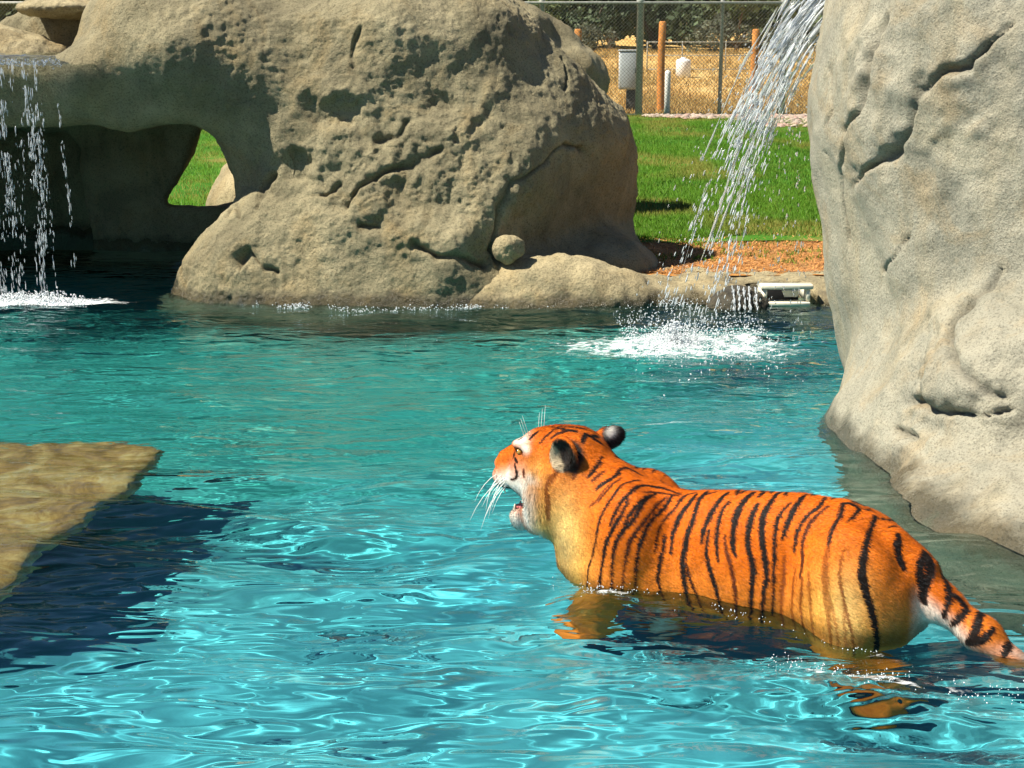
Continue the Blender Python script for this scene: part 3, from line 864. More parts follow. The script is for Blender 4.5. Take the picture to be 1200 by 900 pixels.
def sdf_tiger(X, Y, Z):
    top, bot, wid = lerp_tab(X, TORSO)
    zc, hh = (top + bot) / 2, (top - bot) / 2
    zz = (Z - zc) / hh
    yy = Y / wid * (1 + 0.10 * np.clip(zz, -1, 1))        # narrower towards the spine
    d = (np.sqrt(yy * yy + zz * zz) - 1) * np.minimum(wid, hh) * 0.9
    d = np.maximum(d, np.maximum(X - 0.68, -0.70 - X))
    # shoulders, haunches, chest
    for s in (-1, 1):
        d = smin(d, s_ell(X, Y, Z, (0.40, s * 0.125, 0.15), (0.15, 0.095, 0.225)), 0.045)
        d = smin(d, s_ell(X, Y, Z, (-0.44, s * 0.122, 0.10), (0.185, 0.105, 0.25)), 0.045)
        d = smin(d, s_ell(X, Y, Z, (-0.58, s * 0.085, 0.06), (0.085, 0.070, 0.16)), 0.05)
    d = smin(d, s_ell(X, Y, Z, (0.55, 0, 0.00), (0.165, 0.165, 0.20)), 0.08)
    # neck
    d = smin(d, s_cap(X, Y, Z, (0.42, 0, 0.165), (0.67, -0.01, 0.335), 0.175, 0.160), 0.09)
    d = smin(d, s_cap(X, Y, Z, (0.50, 0, 0.08), (0.66, -0.01, 0.22), 0.165, 0.145), 0.08)
    # skull, brow, cheeks
    d = smin(d, s_ell(X, Y, Z, (0.755, -0.025, 0.415), (0.150, 0.115, 0.117)), 0.05)
    d = smin(d, s_ell(X, Y, Z, (0.67, -0.025, 0.425), (0.11, 0.095, 0.105)), 0.05)
    h = s_cap(X, Y, Z, (0.855, -0.03, 0.430), (1.000, -0.04, 0.362), 0.068, 0.040)      # bridge of the nose
    for s in (-1, 1):
        h = smin(h, s_ell(X, Y, Z, (0.982, -0.04 + s * 0.036, 0.302), (0.062, 0.042, 0.050)), 0.025)   # whisker pads
        h = smin(h, s_ell(X, Y, Z, (0.893, -0.03 + s * 0.060, 0.452), (0.045, 0.028, 0.022)), 0.03)      # brow
        h = smin(h, s_ell(X, Y, Z, (0.875, -0.03 + s * 0.062, 0.325), (0.075, 0.045, 0.085)), 0.05)     # cheek bone
    h = smin(h, s_ell(X, Y, Z, (1.030, -0.042, 0.342), (0.026, 0.030, 0.022)), 0.018)                   # nose
    d = smin(d, h, 0.045)
    for s in (-1, 1):
        d = smin(d, s_ell(X, Y, Z, (0.765, -0.02 + s * 0.092, 0.250), (0.092, 0.060, 0.135)), 0.05)     # ruff
    for s in (-1, 1):
        d = smin(d, s_ell(X, Y, Z, (0.842, -0.03 + s * 0.050, 0.175), (0.055, 0.040, 0.085)), 0.04)     # jowl
    # lower jaw
    j = s_cap(X, Y, Z, (0.79, -0.03, 0.180), (0.930, -0.04, 0.138), 0.066, 0.044)
    j = smin(j, s_ell(X, Y, Z, (0.940, -0.04, 0.122), (0.038, 0.040, 0.046)), 0.02)
    d = smin(d, j, 0.035)
    # open mouth
    ca, sa = math.cos(R(-6)), math.sin(R(-6))
    mx, mz = (X - 0.876), (Z - 0.214)
    u, w = mx * ca + mz * sa, -mx * sa + mz * ca
    gap = np.maximum(abs(w) - (0.008 + 0.36 * np.clip(u, 0, 0.35)), -u) * 0.9
    gap = np.maximum(gap, abs(Y + 0.035) - 0.115)
    d = smax(d, -gap, 0.014)
    # throat behind the teeth
    d = smax(d, -s_ell(X, Y, Z, (0.91, -0.035, 0.215), (0.10, 0.030, 0.045)), 0.012)
    # eye sockets
    for s in (-1, 1):
        d = smax(d, -s_ell(X, Y, Z, (0.902, -0.03 + s * 0.086, 0.428), (0.024, 0.017, 0.013)), 0.010)
    # ears: near one turned to the side, far one swept back
    for (c, up, fr, hole) in (((0.672, 0.108, 0.462), (-0.30, 0.22, 0.92), (0.22, 0.93, 0.18), 1), ((0.612, -0.168, 0.470), (-0.74, -0.45, 0.36), (0.55, -0.75, 0.30), 1)):
        d = smin(d, s_ell_dir(X, Y, Z, c, up, fr, 0.076 if fr[1] > 0 else 0.066, 0.068 if fr[1] > 0 else 0.050, 0.030), 0.022)
        fr_ = np.array(fr) / np.linalg.norm(fr)
        d = smax(d, -s_ell_dir(X, Y, Z, np.array(c) + fr_ * 0.026 + np.array(up) * 0.006, up, fr, 0.058 if fr[1] > 0 else 0.046, 0.053 if fr[1] > 0 else 0.034, 0.034), 0.010)
    # tail
    tl = [(-0.55, 0.0, 0.245, 0.085), (-0.63, 0.0, 0.195, 0.066), (-0.745, 0.02, 0.100, 0.058), (-0.89, 0.06, 0.030, 0.054), (-1.01, 0.09, -0.055, 0.050), (-1.22, 0.10, -0.14, 0.044), (-1.45, 0.04, -0.15, 0.032)]
    for p, q in zip(tl[:-1], tl[1:]):
        d = smin(d, s_cap(X, Y, Z, p[:3], q[:3], p[3], q[3]), 0.05)
    # legs
    for s in (-1, 1):
        f = 0.10 if s == 1 else -0.08
        chain = [(0.44, s * 0.12, 0.02, 0.115), (0.44 + f * 0.5, s * 0.125, -0.20, 0.080), (0.42 + f, s * 0.12, -0.40, 0.058), (0.44 + f, s * 0.12, -0.48, 0.055)]
        for p, q in zip(chain[:-1], chain[1:]):
            d = smin(d, s_cap(X, Y, Z, p[:3], q[:3], p[3], q[3]), 0.04)
        d = smin(d, s_ell(X, Y, Z, (0.49 + f, s * 0.12, -0.485), (0.085, 0.062, 0.042)), 0.03)
        f = -0.06 if s == 1 else 0.10
        chain = [(-0.45, s * 0.11, 0.02, 0.125), (-0.38 + f, s * 0.125, -0.18, 0.095), (-0.56 + f, s * 0.12, -0.33, 0.052), (-0.52 + f, s * 0.12, -0.48, 0.050)]
        for p, q in zip(chain[:-1], chain[1:]):
            d = smin(d, s_cap(X, Y, Z, p[:3], q[:3], p[3], q[3]), 0.04)
        d = smin(d, s_ell(X, Y, Z, (-0.47 + f, s * 0.12, -0.485), (0.085, 0.060, 0.040)), 0.03)
    return d

def s_ell_dir(X, Y, Z, c, up, fr, ru, rs, rn):
    """flat ellipsoid: long axis along up, thin along fr"""
    up = np.array(up, float); up /= np.linalg.norm(up)
    fr = np.array(fr, float)
    fr = fr - up * fr.dot(up); fr /= np.linalg.norm(fr)
    sd = np.cross(up, fr)
    x, y, z = X - c[0], Y - c[1], Z - c[2]
    U = x * up[0] + y * up[1] + z * up[2]
    S = x * sd[0] + y * sd[1] + z * sd[2]
    N = x * fr[0] + y * fr[1] + z * fr[2]
    return s_ell(U, S, N, (0, 0, 0), (ru, rs, rn))

def build_tiger():
    h = 0.0105
    lo, hi = (-1.58, -0.30, -0.58), (1.10, 0.30, 0.66)
    f = grid_eval(sdf_tiger, lo, hi, h)
    v, q = surface_nets(f, lo, h)
    v, q = quad_split(v, q)
    v = relax(v, q)
    o = mesh_ob('tiger', v, q, None)
    me = o.data
    for _ in range(2):       # settle on the true surface
        e = 0.003
        g = np.stack([sdf_tiger(*(v + np.eye(3)[k] * e).T) - sdf_tiger(*(v - np.eye(3)[k] * e).T) for k in range(3)], 1) / (2 * e)
        dd = sdf_tiger(*v.T)
        v = v - 0.7 * g * np.clip(dd, -0.004, 0.004)[:, None] / np.maximum((g * g).sum(1), 0.3)[:, None]
    set_co(me, v)
    nn = get_no(me)
    body = sst(0.85, 0.6, v[:, 0]) * sst(-0.25, -0.05, v[:, 2])
    fold = np.sin(v[:, 0] * 62 + 9 * v[:, 2] + 3.0 * vnoise(v * 5, 64)) * blob(np.abs(v), (0.26, 0.20, 0.08), (0.12, 0.12, 0.14))
    v = v + nn * (body * (0.0055 * fbm(v * 5.5, 3, 63) + 0.0022 * fold))[:, None]
    v = v + nn * (0.014 * blob(np.abs(v), (0.40, 0.10, 0.33), (0.07, 0.06, 0.05)) + 0.010 * blob(np.abs(v), (-0.36, 0.12, 0.36), (0.06, 0.05, 0.05)) - 0.010 * blob(np.abs(v), (0.22, 0.18, 0.22), (0.05, 0.06, 0.12)))[:, None]
    set_co(me, v)
    o.location = T_LOC
    o.rotation_euler = (0, 0, T_ANG)
    o.cycles.is_caustics_receiver = True
    return o


EAR_N = (np.array((0.672, 0.108, 0.462)), np.array((0.22, 0.93, 0.18)))
EAR_F = (np.array((0.612, -0.168, 0.470)), np.array((0.55, -0.75, 0.30)))

def blob(P, c, r):
    e = (P - np.array(c, np.float32)) / np.array(r, np.float32)
    return np.exp(-(e * e).sum(1))

def mixc(col, k, c):
    return col + np.clip(k, 0, 1)[:, None] * (np.array(c, np.float32) - col)

def snap_stripes():
    """smooth the traced stripes and lay them on the skin"""
    out, sizes, pts = [], [], []
    for w, dk, pl in STRIPES:
        p = np.array(pl, np.float32)
        if p[-1, 2] < 0.13 and p[0, 2] > p[-1, 2] and p[-1, 0] > -0.58:      # run on below the waterline
            e = p[-1] - p[-2]; e = e / np.linalg.norm(e)
            p = np.concatenate([p, p[-1:] + (e * 0.6 + np.array((0, 0, -0.6))) * 0.10])
        pp = np.concatenate([p[:1] * 2 - p[1:2], p, p[-1:] * 2 - p[-2:-1]])
        d = []
        for i in range(1, len(pp) - 2):
            for t in (0, 0.25, 0.5, 0.75):
                a, b, c, e = pp[i - 1:i + 3]
                d.append(0.5 * (2 * b + (c - a) * t + (2 * a - 5 * b + 4 * c - e) * t * t + (3 * b - a - 3 * c + e) * t ** 3))
        d.append(pp[-2])
        sizes.append(len(d)); pts += d
    v = np.array(pts, np.float32)
    for _ in range(4):
        e = 0.003
        g = np.stack([sdf_tiger(*(v + np.eye(3)[k] * e).T) - sdf_tiger(*(v - np.eye(3)[k] * e).T) for k in range(3)], 1) / (2 * e)
        v = v - 0.8 * g * sdf_tiger(*v.T)[:, None] / np.maximum((g * g).sum(1), 0.3)[:, None]
    i = 0
    for (w, dk, _), n in zip(STRIPES, sizes):
        out.append((w * 1.20, min(1.0, dk + 0.14 * (dk < 0.8)), v[i:i + n].astype(np.float32)))
        i += n
    return out

def coat(P):
    """colour of the tiger's coat at points in its own space"""
    a, b, z = P.T
    ab = np.abs(b)
    Q = np.stack([a, ab, z], 1)
    n1 = fbm(P * 9, 3, 71)
    n2 = vnoise(P * np.array([60, 60, 18]), 72)
    col = np.tile(np.array((0.62, 0.128, 0.005), np.float32), (len(P), 1))
    yel = 1.25 * blob(Q, (0.66, 0.17, 0.10), (0.13, 0.25, 0.20)) + 0.8 * blob(Q, (-0.44, 0.2, 0.08), (0.13, 0.3, 0.16)) + 0.22 * sst(0.22, 0.0, z) + 0.6 * blob(Q, (0.80, 0.1, 0.36), (0.07, 0.08, 0.06)) + 0.5 * blob(Q, (0.80, 0.14, 0.2), (0.06, 0.2, 0.12))
    col = mixc(col, yel * (0.9 + 0.25 * n1), (0.82, 0.46, 0.09))
    col = mixc(col, 1.0 * blob(Q, (0.66, 0.18, 0.12), (0.075, 0.2, 0.17)) + 0.55 * blob(Q, (-0.47, 0.2, 0.10), (0.06, 0.2, 0.12)), (0.84, 0.58, 0.22))  # sunlit highlights on neck and haunch painted into the yellow coat
    col = mixc(col, 0.35 * sst(0.25, 0.40, z) * (a < 0.6), (0.55, 0.115, 0.008))
    # pale parts
    wh = np.zeros(len(P), np.float32)
    def add(k):
        np.maximum(wh, k, out=wh)
    add(1.35 * blob(Q, (0.895, 0.040, 0.475), (0.034, 0.045, 0.024)))
    add(1.4 * blob(Q, (0.872, 0.075, 0.450), (0.024, 0.035, 0.020)))
    add(1.5 * blob(Q, (0.975, 0.05, 0.288), (0.055, 0.10, 0.036)))
    add(1.3 * blob(Q, (0.935, 0.05, 0.315), (0.035, 0.05, 0.040)))
    add(1.5 * blob(Q, (0.895, 0.07, 0.275), (0.060, 0.07, 0.075)))
    add(1.25 * blob(Q, (0.838, 0.11, 0.225), (0.042, 0.07, 0.090)))
    add(1.4 * blob(Q, (0.855, 0.08, 0.180), (0.055, 0.09, 0.085)))
    add(1.4 * blob(Q, (0.945, 0.0, 0.115), (0.06, 0.10, 0.055)))
    add(0.85 * blob(Q, (0.825, 0.10, 0.345), (0.050, 0.06, 0.022)))
    add(0.85 * blob(Q, (0.812, 0.13, 0.22), (0.035, 0.06, 0.11)))
    add(1.0 * blob(Q, (0.850, 0.09, 0.315), (0.035, 0.06, 0.045)))
    add(0.9 * sst(-0.12, -0.22, z) * sst(0.10, 0.05, ab) * (a > -0.6) * (a < 0.6))
    add(1.2 * blob(P, (-0.645, 0.035, 0.17), (0.022, 0.022, 0.050)))
    col = mixc(col, 0.7 * blob(Q, (-0.60, 0.13, 0.04), (0.045, 0.06, 0.11)), (0.24, 0.13, 0.05))  # shade on the rear haunch painted brown into the coat
    add(0.8 * blob(Q, (0.80, 0.12, 0.14), (0.05, 0.06, 0.03)))
    tail = sst(-0.60, -0.66, a)
    tail = sst(-0.64, -0.70, a) * sst(0.10, 0.07, np.abs(b - 0.04))
    add(tail * 0.85 * sst(0.02, -0.05, z - (0.20 + 0.62 * (a + 0.63) * (a > -0.9) + (a <= -0.9) * (-0.17))))
    col = mixc(col, wh * (0.88 + 0.15 * n2), (0.80, 0.76, 0.66))
    col = mixc(col, 0.75 * blob(P, (0.985, -0.04, 0.375), (0.05, 0.035, 0.03)), (0.56, 0.17, 0.04))
    # stripes, on both flanks
    sk = np.zeros(len(P), np.float32)
    e = 0.003                        # stripes were laid on the unfolded skin: step back onto it
    g = np.stack([sdf_tiger(*(P + np.eye(3)[k] * e).T) - sdf_tiger(*(P - np.eye(3)[k] * e).T) for k in range(3)], 1) / (2 * e)
    P0 = (P - g * np.clip(sdf_tiger(*P.T), -0.03, 0.03)[:, None] / np.maximum((g * g).sum(1), 0.3)[:, None]).astype(np.float32)
    jit = 0.0016 * np.stack([vnoise(P * 70, 73), vnoise(P * 70, 74), vnoise(P * 70, 75)], 1)
    for side in (1, -1):
        S = P0 * np.array([1, side, 1], np.float32) + jit
        if side == -1:
            S = S + np.array([0.025, 0, 0], np.float32)
        for w, dk, pl in STRIPES_ON:
            lo, hi = pl.min(0) - 0.03, pl.max(0) + 0.03
            m = np.nonzero(np.all((S > lo) & (S < hi), 1))[0]
            if len(m) == 0:
                continue
            d, t = seg_dist(S[m], pl)
            ww = w * (0.35 + 0.75 * np.sin(np.clip(t * 0.86 + 0.10, 0, 1) * math.pi) ** 0.6) * (1 + 0.25 * n1[m])
            k = dk * sst(ww + 0.0026, ww - 0.0018, d)
            sk[m] = np.maximum(sk[m], k)
    sk = np.where(np.abs(b) < 0.0, 0, sk)
    red = np.array((0.30, 0.055, 0.006), np.float32)
    blk = np.array((0.014, 0.009, 0.007), np.float32)
    tgt = red + np.clip((sk - 0.35) / 0.5, 0, 1)[:, None] * (blk - red)
    col = col + np.clip(sk * 1.45, 0, 1)[:, None] * (tgt - col)
    # ears
    for (c, fr), near in ((EAR_N, True), (EAR_F, False)):
        fr = fr / np.linalg.norm(fr)
        e = P - c.astype(np.float32)
        dn = e @ fr.astype(np.float32)
        r = np.sqrt((e * e).sum(1))
        if near:
            inn = sst(0.072, 0.062, r) * sst(-0.016, -0.006, dn)
            col = mixc(col, inn, (0.032, 0.027, 0.021))
            col = mixc(col, inn * sst(0.020, 0.040, e[:, 0] - 0.6 * e[:, 2]), (0.55, 0.44, 0.28))
            col = mixc(col, 1.4 * blob(P, (0.632, 0.135, 0.425), (0.030, 0.05, 0.030)), (0.016, 0.012, 0.010))  # shadow below the near ear painted black into the fur
            col = mixc(col, sst(0.085, 0.06, r) * sst(0.0, -0.010, dn), (0.02, 0.016, 0.014))
        else:
            back = sst(0.080, 0.070, r) * sst(0.022, 0.008, e[:, 0])
            col = mixc(col, back, (0.016, 0.013, 0.012))
            col = mixc(col, 1.7 * blob(P, (0.598, -0.142, 0.498), (0.015, 0.05, 0.017)), (0.85, 0.80, 0.70))
    # eye rims, nose leather, lips, inside of the mouth
    for s in (-1, 1):
        col = mixc(col, 1.3 * blob(P, (0.902, -0.03 + s * 0.082, 0.428), (0.024, 0.020, 0.011)), (0.015, 0.010, 0.008))
        col = mixc(col, 1.2 * blob(P, (0.932, -0.03 + s * 0.062, 0.405), (0.010, 0.020, 0.014)), (0.015, 0.010, 0.008))
    col = mixc(col, 1.4 * blob(P, (1.054, -0.042, 0.342), (0.016, 0.028, 0.016)), (0.42, 0.17, 0.12))
    ca, sa = math.cos(R(-6)), math.sin(R(-6))
    mx, mz = (a - 0.876), (z - 0.214)
    u, w = mx * ca + mz * sa, -mx * sa + mz * ca
    edge = np.abs(w) - (0.008 + 0.36 * np.clip(u, 0, 0.35))
    up = np.where(w > 0, 0.016, 0.006)
    col = mixc(col, sst(up + 0.004, up - 0.004, edge) * sst(-0.012, 0.0, u), (0.018, 0.012, 0.010))
    col = mixc(col, 1.6 * blob(P, (0.950, 0.015, 0.258), (0.050, 0.05, 0.013)), (0.014, 0.010, 0.009))
    ins = sst(0.004, -0.004, edge) * sst(0, 0.01, u) * sst(0.045, 0.035, np.abs(b + 0.035))
    col = mixc(col, ins * (w < 0), (0.30, 0.07, 0.05))
    wet = 0.45 * sst(0.055 + 0.03 * n1, 0.0, z) * (1 - 0.75 * sst(-0.02, -0.08, z)) * (a < 0.75)        # soaked fur at the waterline
    col = col * (1 - wet[:, None])
    return np.clip(col * (1 + 0.10 * n2[:, None] + 0.08 * n1[:, None]), 0.004, 0.9)

def fur_mat(name, hair):
    t = NT(name)
    col = t.attr('coat')
    c = t.coord()
    if hair:
        return t.set(col, 0.7, None, Specular_IOR_Level=0.10)
    mp = t.n('Mapping')
    mp.inputs['Scale'].default_value = (60, 190, 130)
    t.l(c, mp.inputs[0])
    n = t.noise(1.0, 3, 0.6, mp.outputs[0])
    col2 = t.mix(0.35, col, t.ramp(n, [(0.3, (0.55, 0.5, 0.45)), (0.6, (1, 1, 1))]), 'MULTIPLY')
    return t.set(col2, 0.62, t.bump(n, 0.35, 0.006), Specular_IOR_Level=0.10)

def build_fur(o, count, seed=3):
    me = o.data
    v, nr = get_co(me), get_no(me)
    rng = np.random.RandomState(seed)
    q = np.empty(len(me.polygons) * 4, np.int32)
    me.polygons.foreach_get('vertices', q)
    q = q.reshape(-1, 4)
    cen = v[q].mean(1)
    ar = np.linalg.norm(np.cross(v[q[:, 2]] - v[q[:, 0]], v[q[:, 3]] - v[q[:, 1]]), axis=1) * (cen[:, 2] > -0.03)
    head = (cen[:, 0] > 0.60)
    ar = ar * np.where(head, 1.9, 1.0)
    # nothing inside the mouth or on the nose
    ca, sa = math.cos(R(-6)), math.sin(R(-6))
    u = (cen[:, 0] - 0.876) * ca + (cen[:, 2] - 0.214) * sa
    w = -(cen[:, 0] - 0.876) * sa + (cen[:, 2] - 0.214) * ca
    ar = ar * ~((u > 0) & (np.abs(w) < 0.010 + 0.36 * np.clip(u, 0, 1)))
    ar = ar * ~((cen[:, 0] > 1.035))
    f = rng.choice(len(q), count, p=ar / ar.sum())
    s, t = rng.rand(count, 1), rng.rand(count, 1)
    c4 = v[q[f]]
    P = (c4[:, 0] * (1 - s) + c4[:, 1] * s) * (1 - t) + (c4[:, 3] * (1 - s) + c4[:, 2] * s) * t
    Nn = nr[q[f]].mean(1)
    Nn /= np.linalg.norm(Nn, axis=1)[:, None]
    flow = np.tile(np.array((-1.0, 0, -0.35)), (count, 1))
    ruff = np.maximum(blob(np.abs(P), (0.80, 0.13, 0.22), (0.07, 0.10, 0.13)), 0.8 * blob(P, (0.90, -0.03, 0.12), (0.07, 0.09, 0.05)))
    flow += ruff[:, None] * np.array((0.55, 0, -0.75))
    flow += 0.28 * rng.normal(size=(count, 3)) + 0.22 * np.stack([vnoise(P * 22, 81), vnoise(P * 22, 82), vnoise(P * 22, 83)], 1)
    flow -= Nn * (flow * Nn).sum(1)[:, None]
    flow /= np.maximum(np.linalg.norm(flow, axis=1), 1e-5)[:, None]
    ruff = np.maximum(ruff, 0.9 * blob(P, (0.708, 0.130, 0.420), (0.016, 0.03, 0.026)))
    face = sst(0.80, 0.92, P[:, 0])
    L = (0.014 + 0.022 * ruff - 0.007 * face) * rng.uniform(0.6, 1.25, count)
    dr = flow * (0.93 - 0.05 * ruff[:, None]) + Nn * (0.28 + 0.18 * ruff[:, None])
    dr /= np.linalg.norm(dr, axis=1)[:, None]
    side = np.cross(flow, Nn)
    wd = (0.0011 + 0.0004 * ruff) * rng.uniform(0.7, 1.3, count)
    A = P - side * wd[:, None] - Nn * 0.001
    Bv = P + side * wd[:, None] - Nn * 0.001
    T = P + dr * L[:, None]
    V = np.stack([A, Bv, T], 1).reshape(-1, 3)
    F = np.arange(count * 3, dtype=np.int32).reshape(-1, 3)
    fo = mesh_ob('fur', V, F, fur_mat('fur_hair', True), o)
    clump = 1 + 0.22 * vnoise(P * np.array((26, 40, 40)), 85)[:, None] + 0.12 * vnoise(P * 70, 86)[:, None]
    col = coat(P) * clump * rng.uniform(0.70, 1.28, (count, 1)) + rng.choice([0, 0.03], (count, 1), p=[0.8, 0.2])
    attr(fo.data, 'coat', np.repeat(np.clip(col, 0, 0.95), 3, 0))
    fo.data.normals_split_custom_set_from_vertices(np.repeat(Nn, 3, 0).tolist())
    fo['kind'] = 'stuff'
    fo.cycles.is_caustics_receiver = True
    return fo

def tube(path, rad, n=5):
    path = np.array(path, float)
    V, F = [], []
    for i, p in enumerate(path):
        d = path[min(i + 1, len(path) - 1)] - path[max(i - 1, 0)]
        d /= np.linalg.norm(d)
        x = np.cross(d, (0.31, 0.2, 0.93)); x /= np.linalg.norm(x)
        y = np.cross(d, x)
        for k in range(n):
            th = 2 * math.pi * k / n
            V.append(p + rad[i] * (math.cos(th) * x + math.sin(th) * y))
    for i in range(len(path) - 1):
        for k in range(n):
            F.append((i * n + k, i * n + (k + 1) % n, (i + 1) * n + (k + 1) % n, (i + 1) * n + k))
    F.append(tuple(range(n))[::-1]); F.append(tuple(range((len(path) - 1) * n, len(path) * n)))
    return V, F

def add_face_parts(o):
    wm = plain('whisker', (0.85, 0.84, 0.78), 0.4, 30, 0.05)
    rng = random.Random(8)
    for s in (1, -1):
        for i in range(11):
            row, k = i // 4, i % 4
            x0 = 1.005 - 0.022 * k
            p0 = np.array((x0, -0.04 + s * (0.068 - 0.004 * row), 0.318 - 0.017 * row))
            L = rng.uniform(0.12, 0.19)
            d = np.array((0.35 + rng.uniform(-0.15, 0.25), s * (0.85 + rng.uniform(-0.2, 0.2)), -0.10 - 0.30 * row / 2 - rng.uniform(0, 0.35)))
            d /= np.linalg.norm(d)
            pts = [p0 + d * L * t + np.array((0, 0, -0.05 * t * t)) + np.array((-0.03 * t * t, 0, 0)) for t in (0, 0.25, 0.5, 0.75, 1.0)]
            V, F = tube(pts, [0.0013, 0.0012, 0.0010, 0.0008, 0.0004], 4)
            mesh_ob('whisker', V, F, wm, o)
        for i in range(3):
            p0 = np.array((0.885 - 0.012 * i, -0.03 + s * 0.055, 0.475))
            pts = [p0 + np.array((0.01 * t, s * 0.03 * t, 0.075 * t)) * (1 + 0.2 * i) for t in (0, 0.5, 1.0)]
            V, F = tube(pts, [0.0010, 0.0008, 0.0004], 4)
            mesh_ob('whisker', V, F, wm, o)
        # eye: amber ball set in its socket with a dark pupil
        V, F = ball((0.900, -0.03 + s * 0.073, 0.427), 0.0130)
        eye = mesh_ob('eye', V, F, plain('amber_eye', (0.45, 0.24, 0.04), 0.08, 90, 0.3, spec=0.8), o)
        V, F = ball((0.9065, -0.03 + s * 0.0800, 0.429), 0.0055)
        mesh_ob('pupil', V, F, plain('pupil', (0.01, 0.01, 0.01), 0.05, 30, 0.1, spec=0.8), eye)
    # teeth
    tm = plain('tooth', (0.78, 0.72, 0.55), 0.25, 60, 0.1)
    for s in (1, -1):
        for p, d, L in (((1.000, -0.04 + s * 0.030, 0.262), (-0.05, 0, -1), 0.036), ((0.955, -0.04 + s * 0.024, 0.160), (0.05, 0, 1), 0.030)):
            p, d = np.array(p), np.array(d)
            pts = [p + d * L * t + np.array((-0.006 * t * t, 0, 0)) for t in (-0.3, 0.2, 0.6, 1.0)]
            V, F = tube(pts, [0.0065, 0.0060, 0.0042, 0.0010], 7)
            mesh_ob('canine_tooth', V, F, tm, o)
    # tongue
    pts = [(0.86, -0.035, 0.185), (0.90, -0.035, 0.180), (0.935, -0.035, 0.172), (0.962, -0.035, 0.166)]
    V, F = tube(pts, [0.022, 0.024, 0.022, 0.010], 10)
    V = [(p[0], -0.035 + (p[1] + 0.035) * 1.1, p[2] * 0.6 + 0.4 * 0.176) for p in V]
    mesh_ob('tongue', V, F, plain('tongue', (0.45, 0.12, 0.11), 0.4, 60, 0.2), o)

def ball(c, r, nu=12, nv=8):
    V, F = [], []
    for j in range(nv + 1):
        ph = math.pi * j / nv
        for i in range(nu):
            th = 2 * math.pi * i / nu
            V.append((c[0] + r * math.sin(ph) * math.cos(th), c[1] + r * math.sin(ph) * math.sin(th), c[2] + r * math.cos(ph)))
    for j in range(nv):
        for i in range(nu):
            F.append((j * nu + i, (j + 1) * nu + i, (j + 1) * nu + (i + 1) % nu, j * nu + (i + 1) % nu))
    return V, F

STRIPES_ON = snap_stripes()
TIGER = build_tiger()
tag(TIGER, 'orange and black striped tiger wading with its mouth open', 'tiger')
TIGER.data.materials.append(fur_mat('tiger_coat', False))
attr(TIGER.data, 'coat', coat(get_co(TIGER.data)))
build_fur(TIGER, 170000)
add_face_parts(TIGER)
# ================================================================== GROUND BEYOND THE POOL
def ground_z(x, y):
    z = 0.12 + 0.20 * sst(12.5, 33, y) + 0.0 * x
    z = z + 1.1 * sst(36, 75, y) + 26 * sst(75, 190, y) ** 1.2 + 30 * sst(150, 420, y)
    return z

def gnoise(x, y, s, seed):
    return vnoise(np.stack([x * s, y * s, 0 * x], 1), seed)

def sheet(name, x0, x1, y0, y1, nx, ny, mat, dz=0.0, rough=0.0, growth=1.0):
    xs = np.linspace(x0, x1, nx)
    ys = y0 + (y1 - y0) * np.linspace(0, 1, ny) ** growth
    X, Y = np.meshgrid(xs, ys, indexing='ij')
    x, y = X.ravel(), Y.ravel()
    z = ground_z(x, y) + dz
    if rough:
        z = z + rough * fbm(np.stack([x * 0.8, y * 0.8, 0 * x], 1), 4, 91)
    i = np.arange(nx * ny).reshape(nx, ny)
    f = np.stack([i[:-1, :-1].ravel(), i[1:, :-1].ravel(), i[1:, 1:].ravel(), i[:-1, 1:].ravel()], 1)
    cx, cy_ = x[f].mean(1), y[f].mean(1)
    f = f[~((cx < -3.9) & (cy_ < 15.5)) & ~((cx < -1.7) & (cy_ < 14.75))]     # no ground inside the cave
    return mesh_ob(name, np.stack([x, y, z], 1), f, mat)

def lawn_mat():
    t = NT('lawn_soil')
    c = t.coord()
    k = t.noise(0.9, 5, 0.6, c, 0.5)
    col = t.ramp(k, [(0.35, (0.035, 0.13, 0.010)), (0.55, (0.06, 0.17, 0.015)), (0.68, (0.17, 0.17, 0.04)), (0.76, (0.30, 0.20, 0.08))])
    return t.set(col, 0.9, t.bump(t.noise(45, 4, 0.7, c), 0.6, 0.03), Specular_IOR_Level=0.1)

def straw_mat():
    t = NT('dry_straw')
    c = t.coord()
    col = t.ramp(t.noise(0.35, 6, 0.65, c, 0.8), [(0.30, (0.42, 0.22, 0.07)), (0.46, (0.56, 0.35, 0.12)), (0.60, (0.64, 0.46, 0.20)), (0.72, (0.40, 0.27, 0.10))])
    col = t.mix(0.5, col, t.ramp(t.noise(5, 5, 0.7, c), [(0.3, (0.62, 0.58, 0.5)), (0.6, (1, 1, 1))]), 'MULTIPLY')
    return t.set(col, 0.95, t.bump(t.noise(12, 5, 0.7, c), 0.5, 0.08), Specular_IOR_Level=0.05)

def mulch_mat():
    t = NT('red_mulch')
    c = t.coord()
    col = t.ramp(t.noise(16, 6, 0.7, c), [(0.28, (0.16, 0.06, 0.015)), (0.5, (0.42, 0.18, 0.045)), (0.7, (0.56, 0.30, 0.10))])
    col = t.mix(t.ramp(t.noise(1.4, 4, 0.6, c), [(0.5, (0, 0, 0)), (0.75, (0.8, 0.8, 0.8))]), col, (0.45, 0.33, 0.15))
    return t.set(col, 0.9, t.bump(t.noise(30, 5, 0.7, c), 0.8, 0.03), Specular_IOR_Level=0.1)

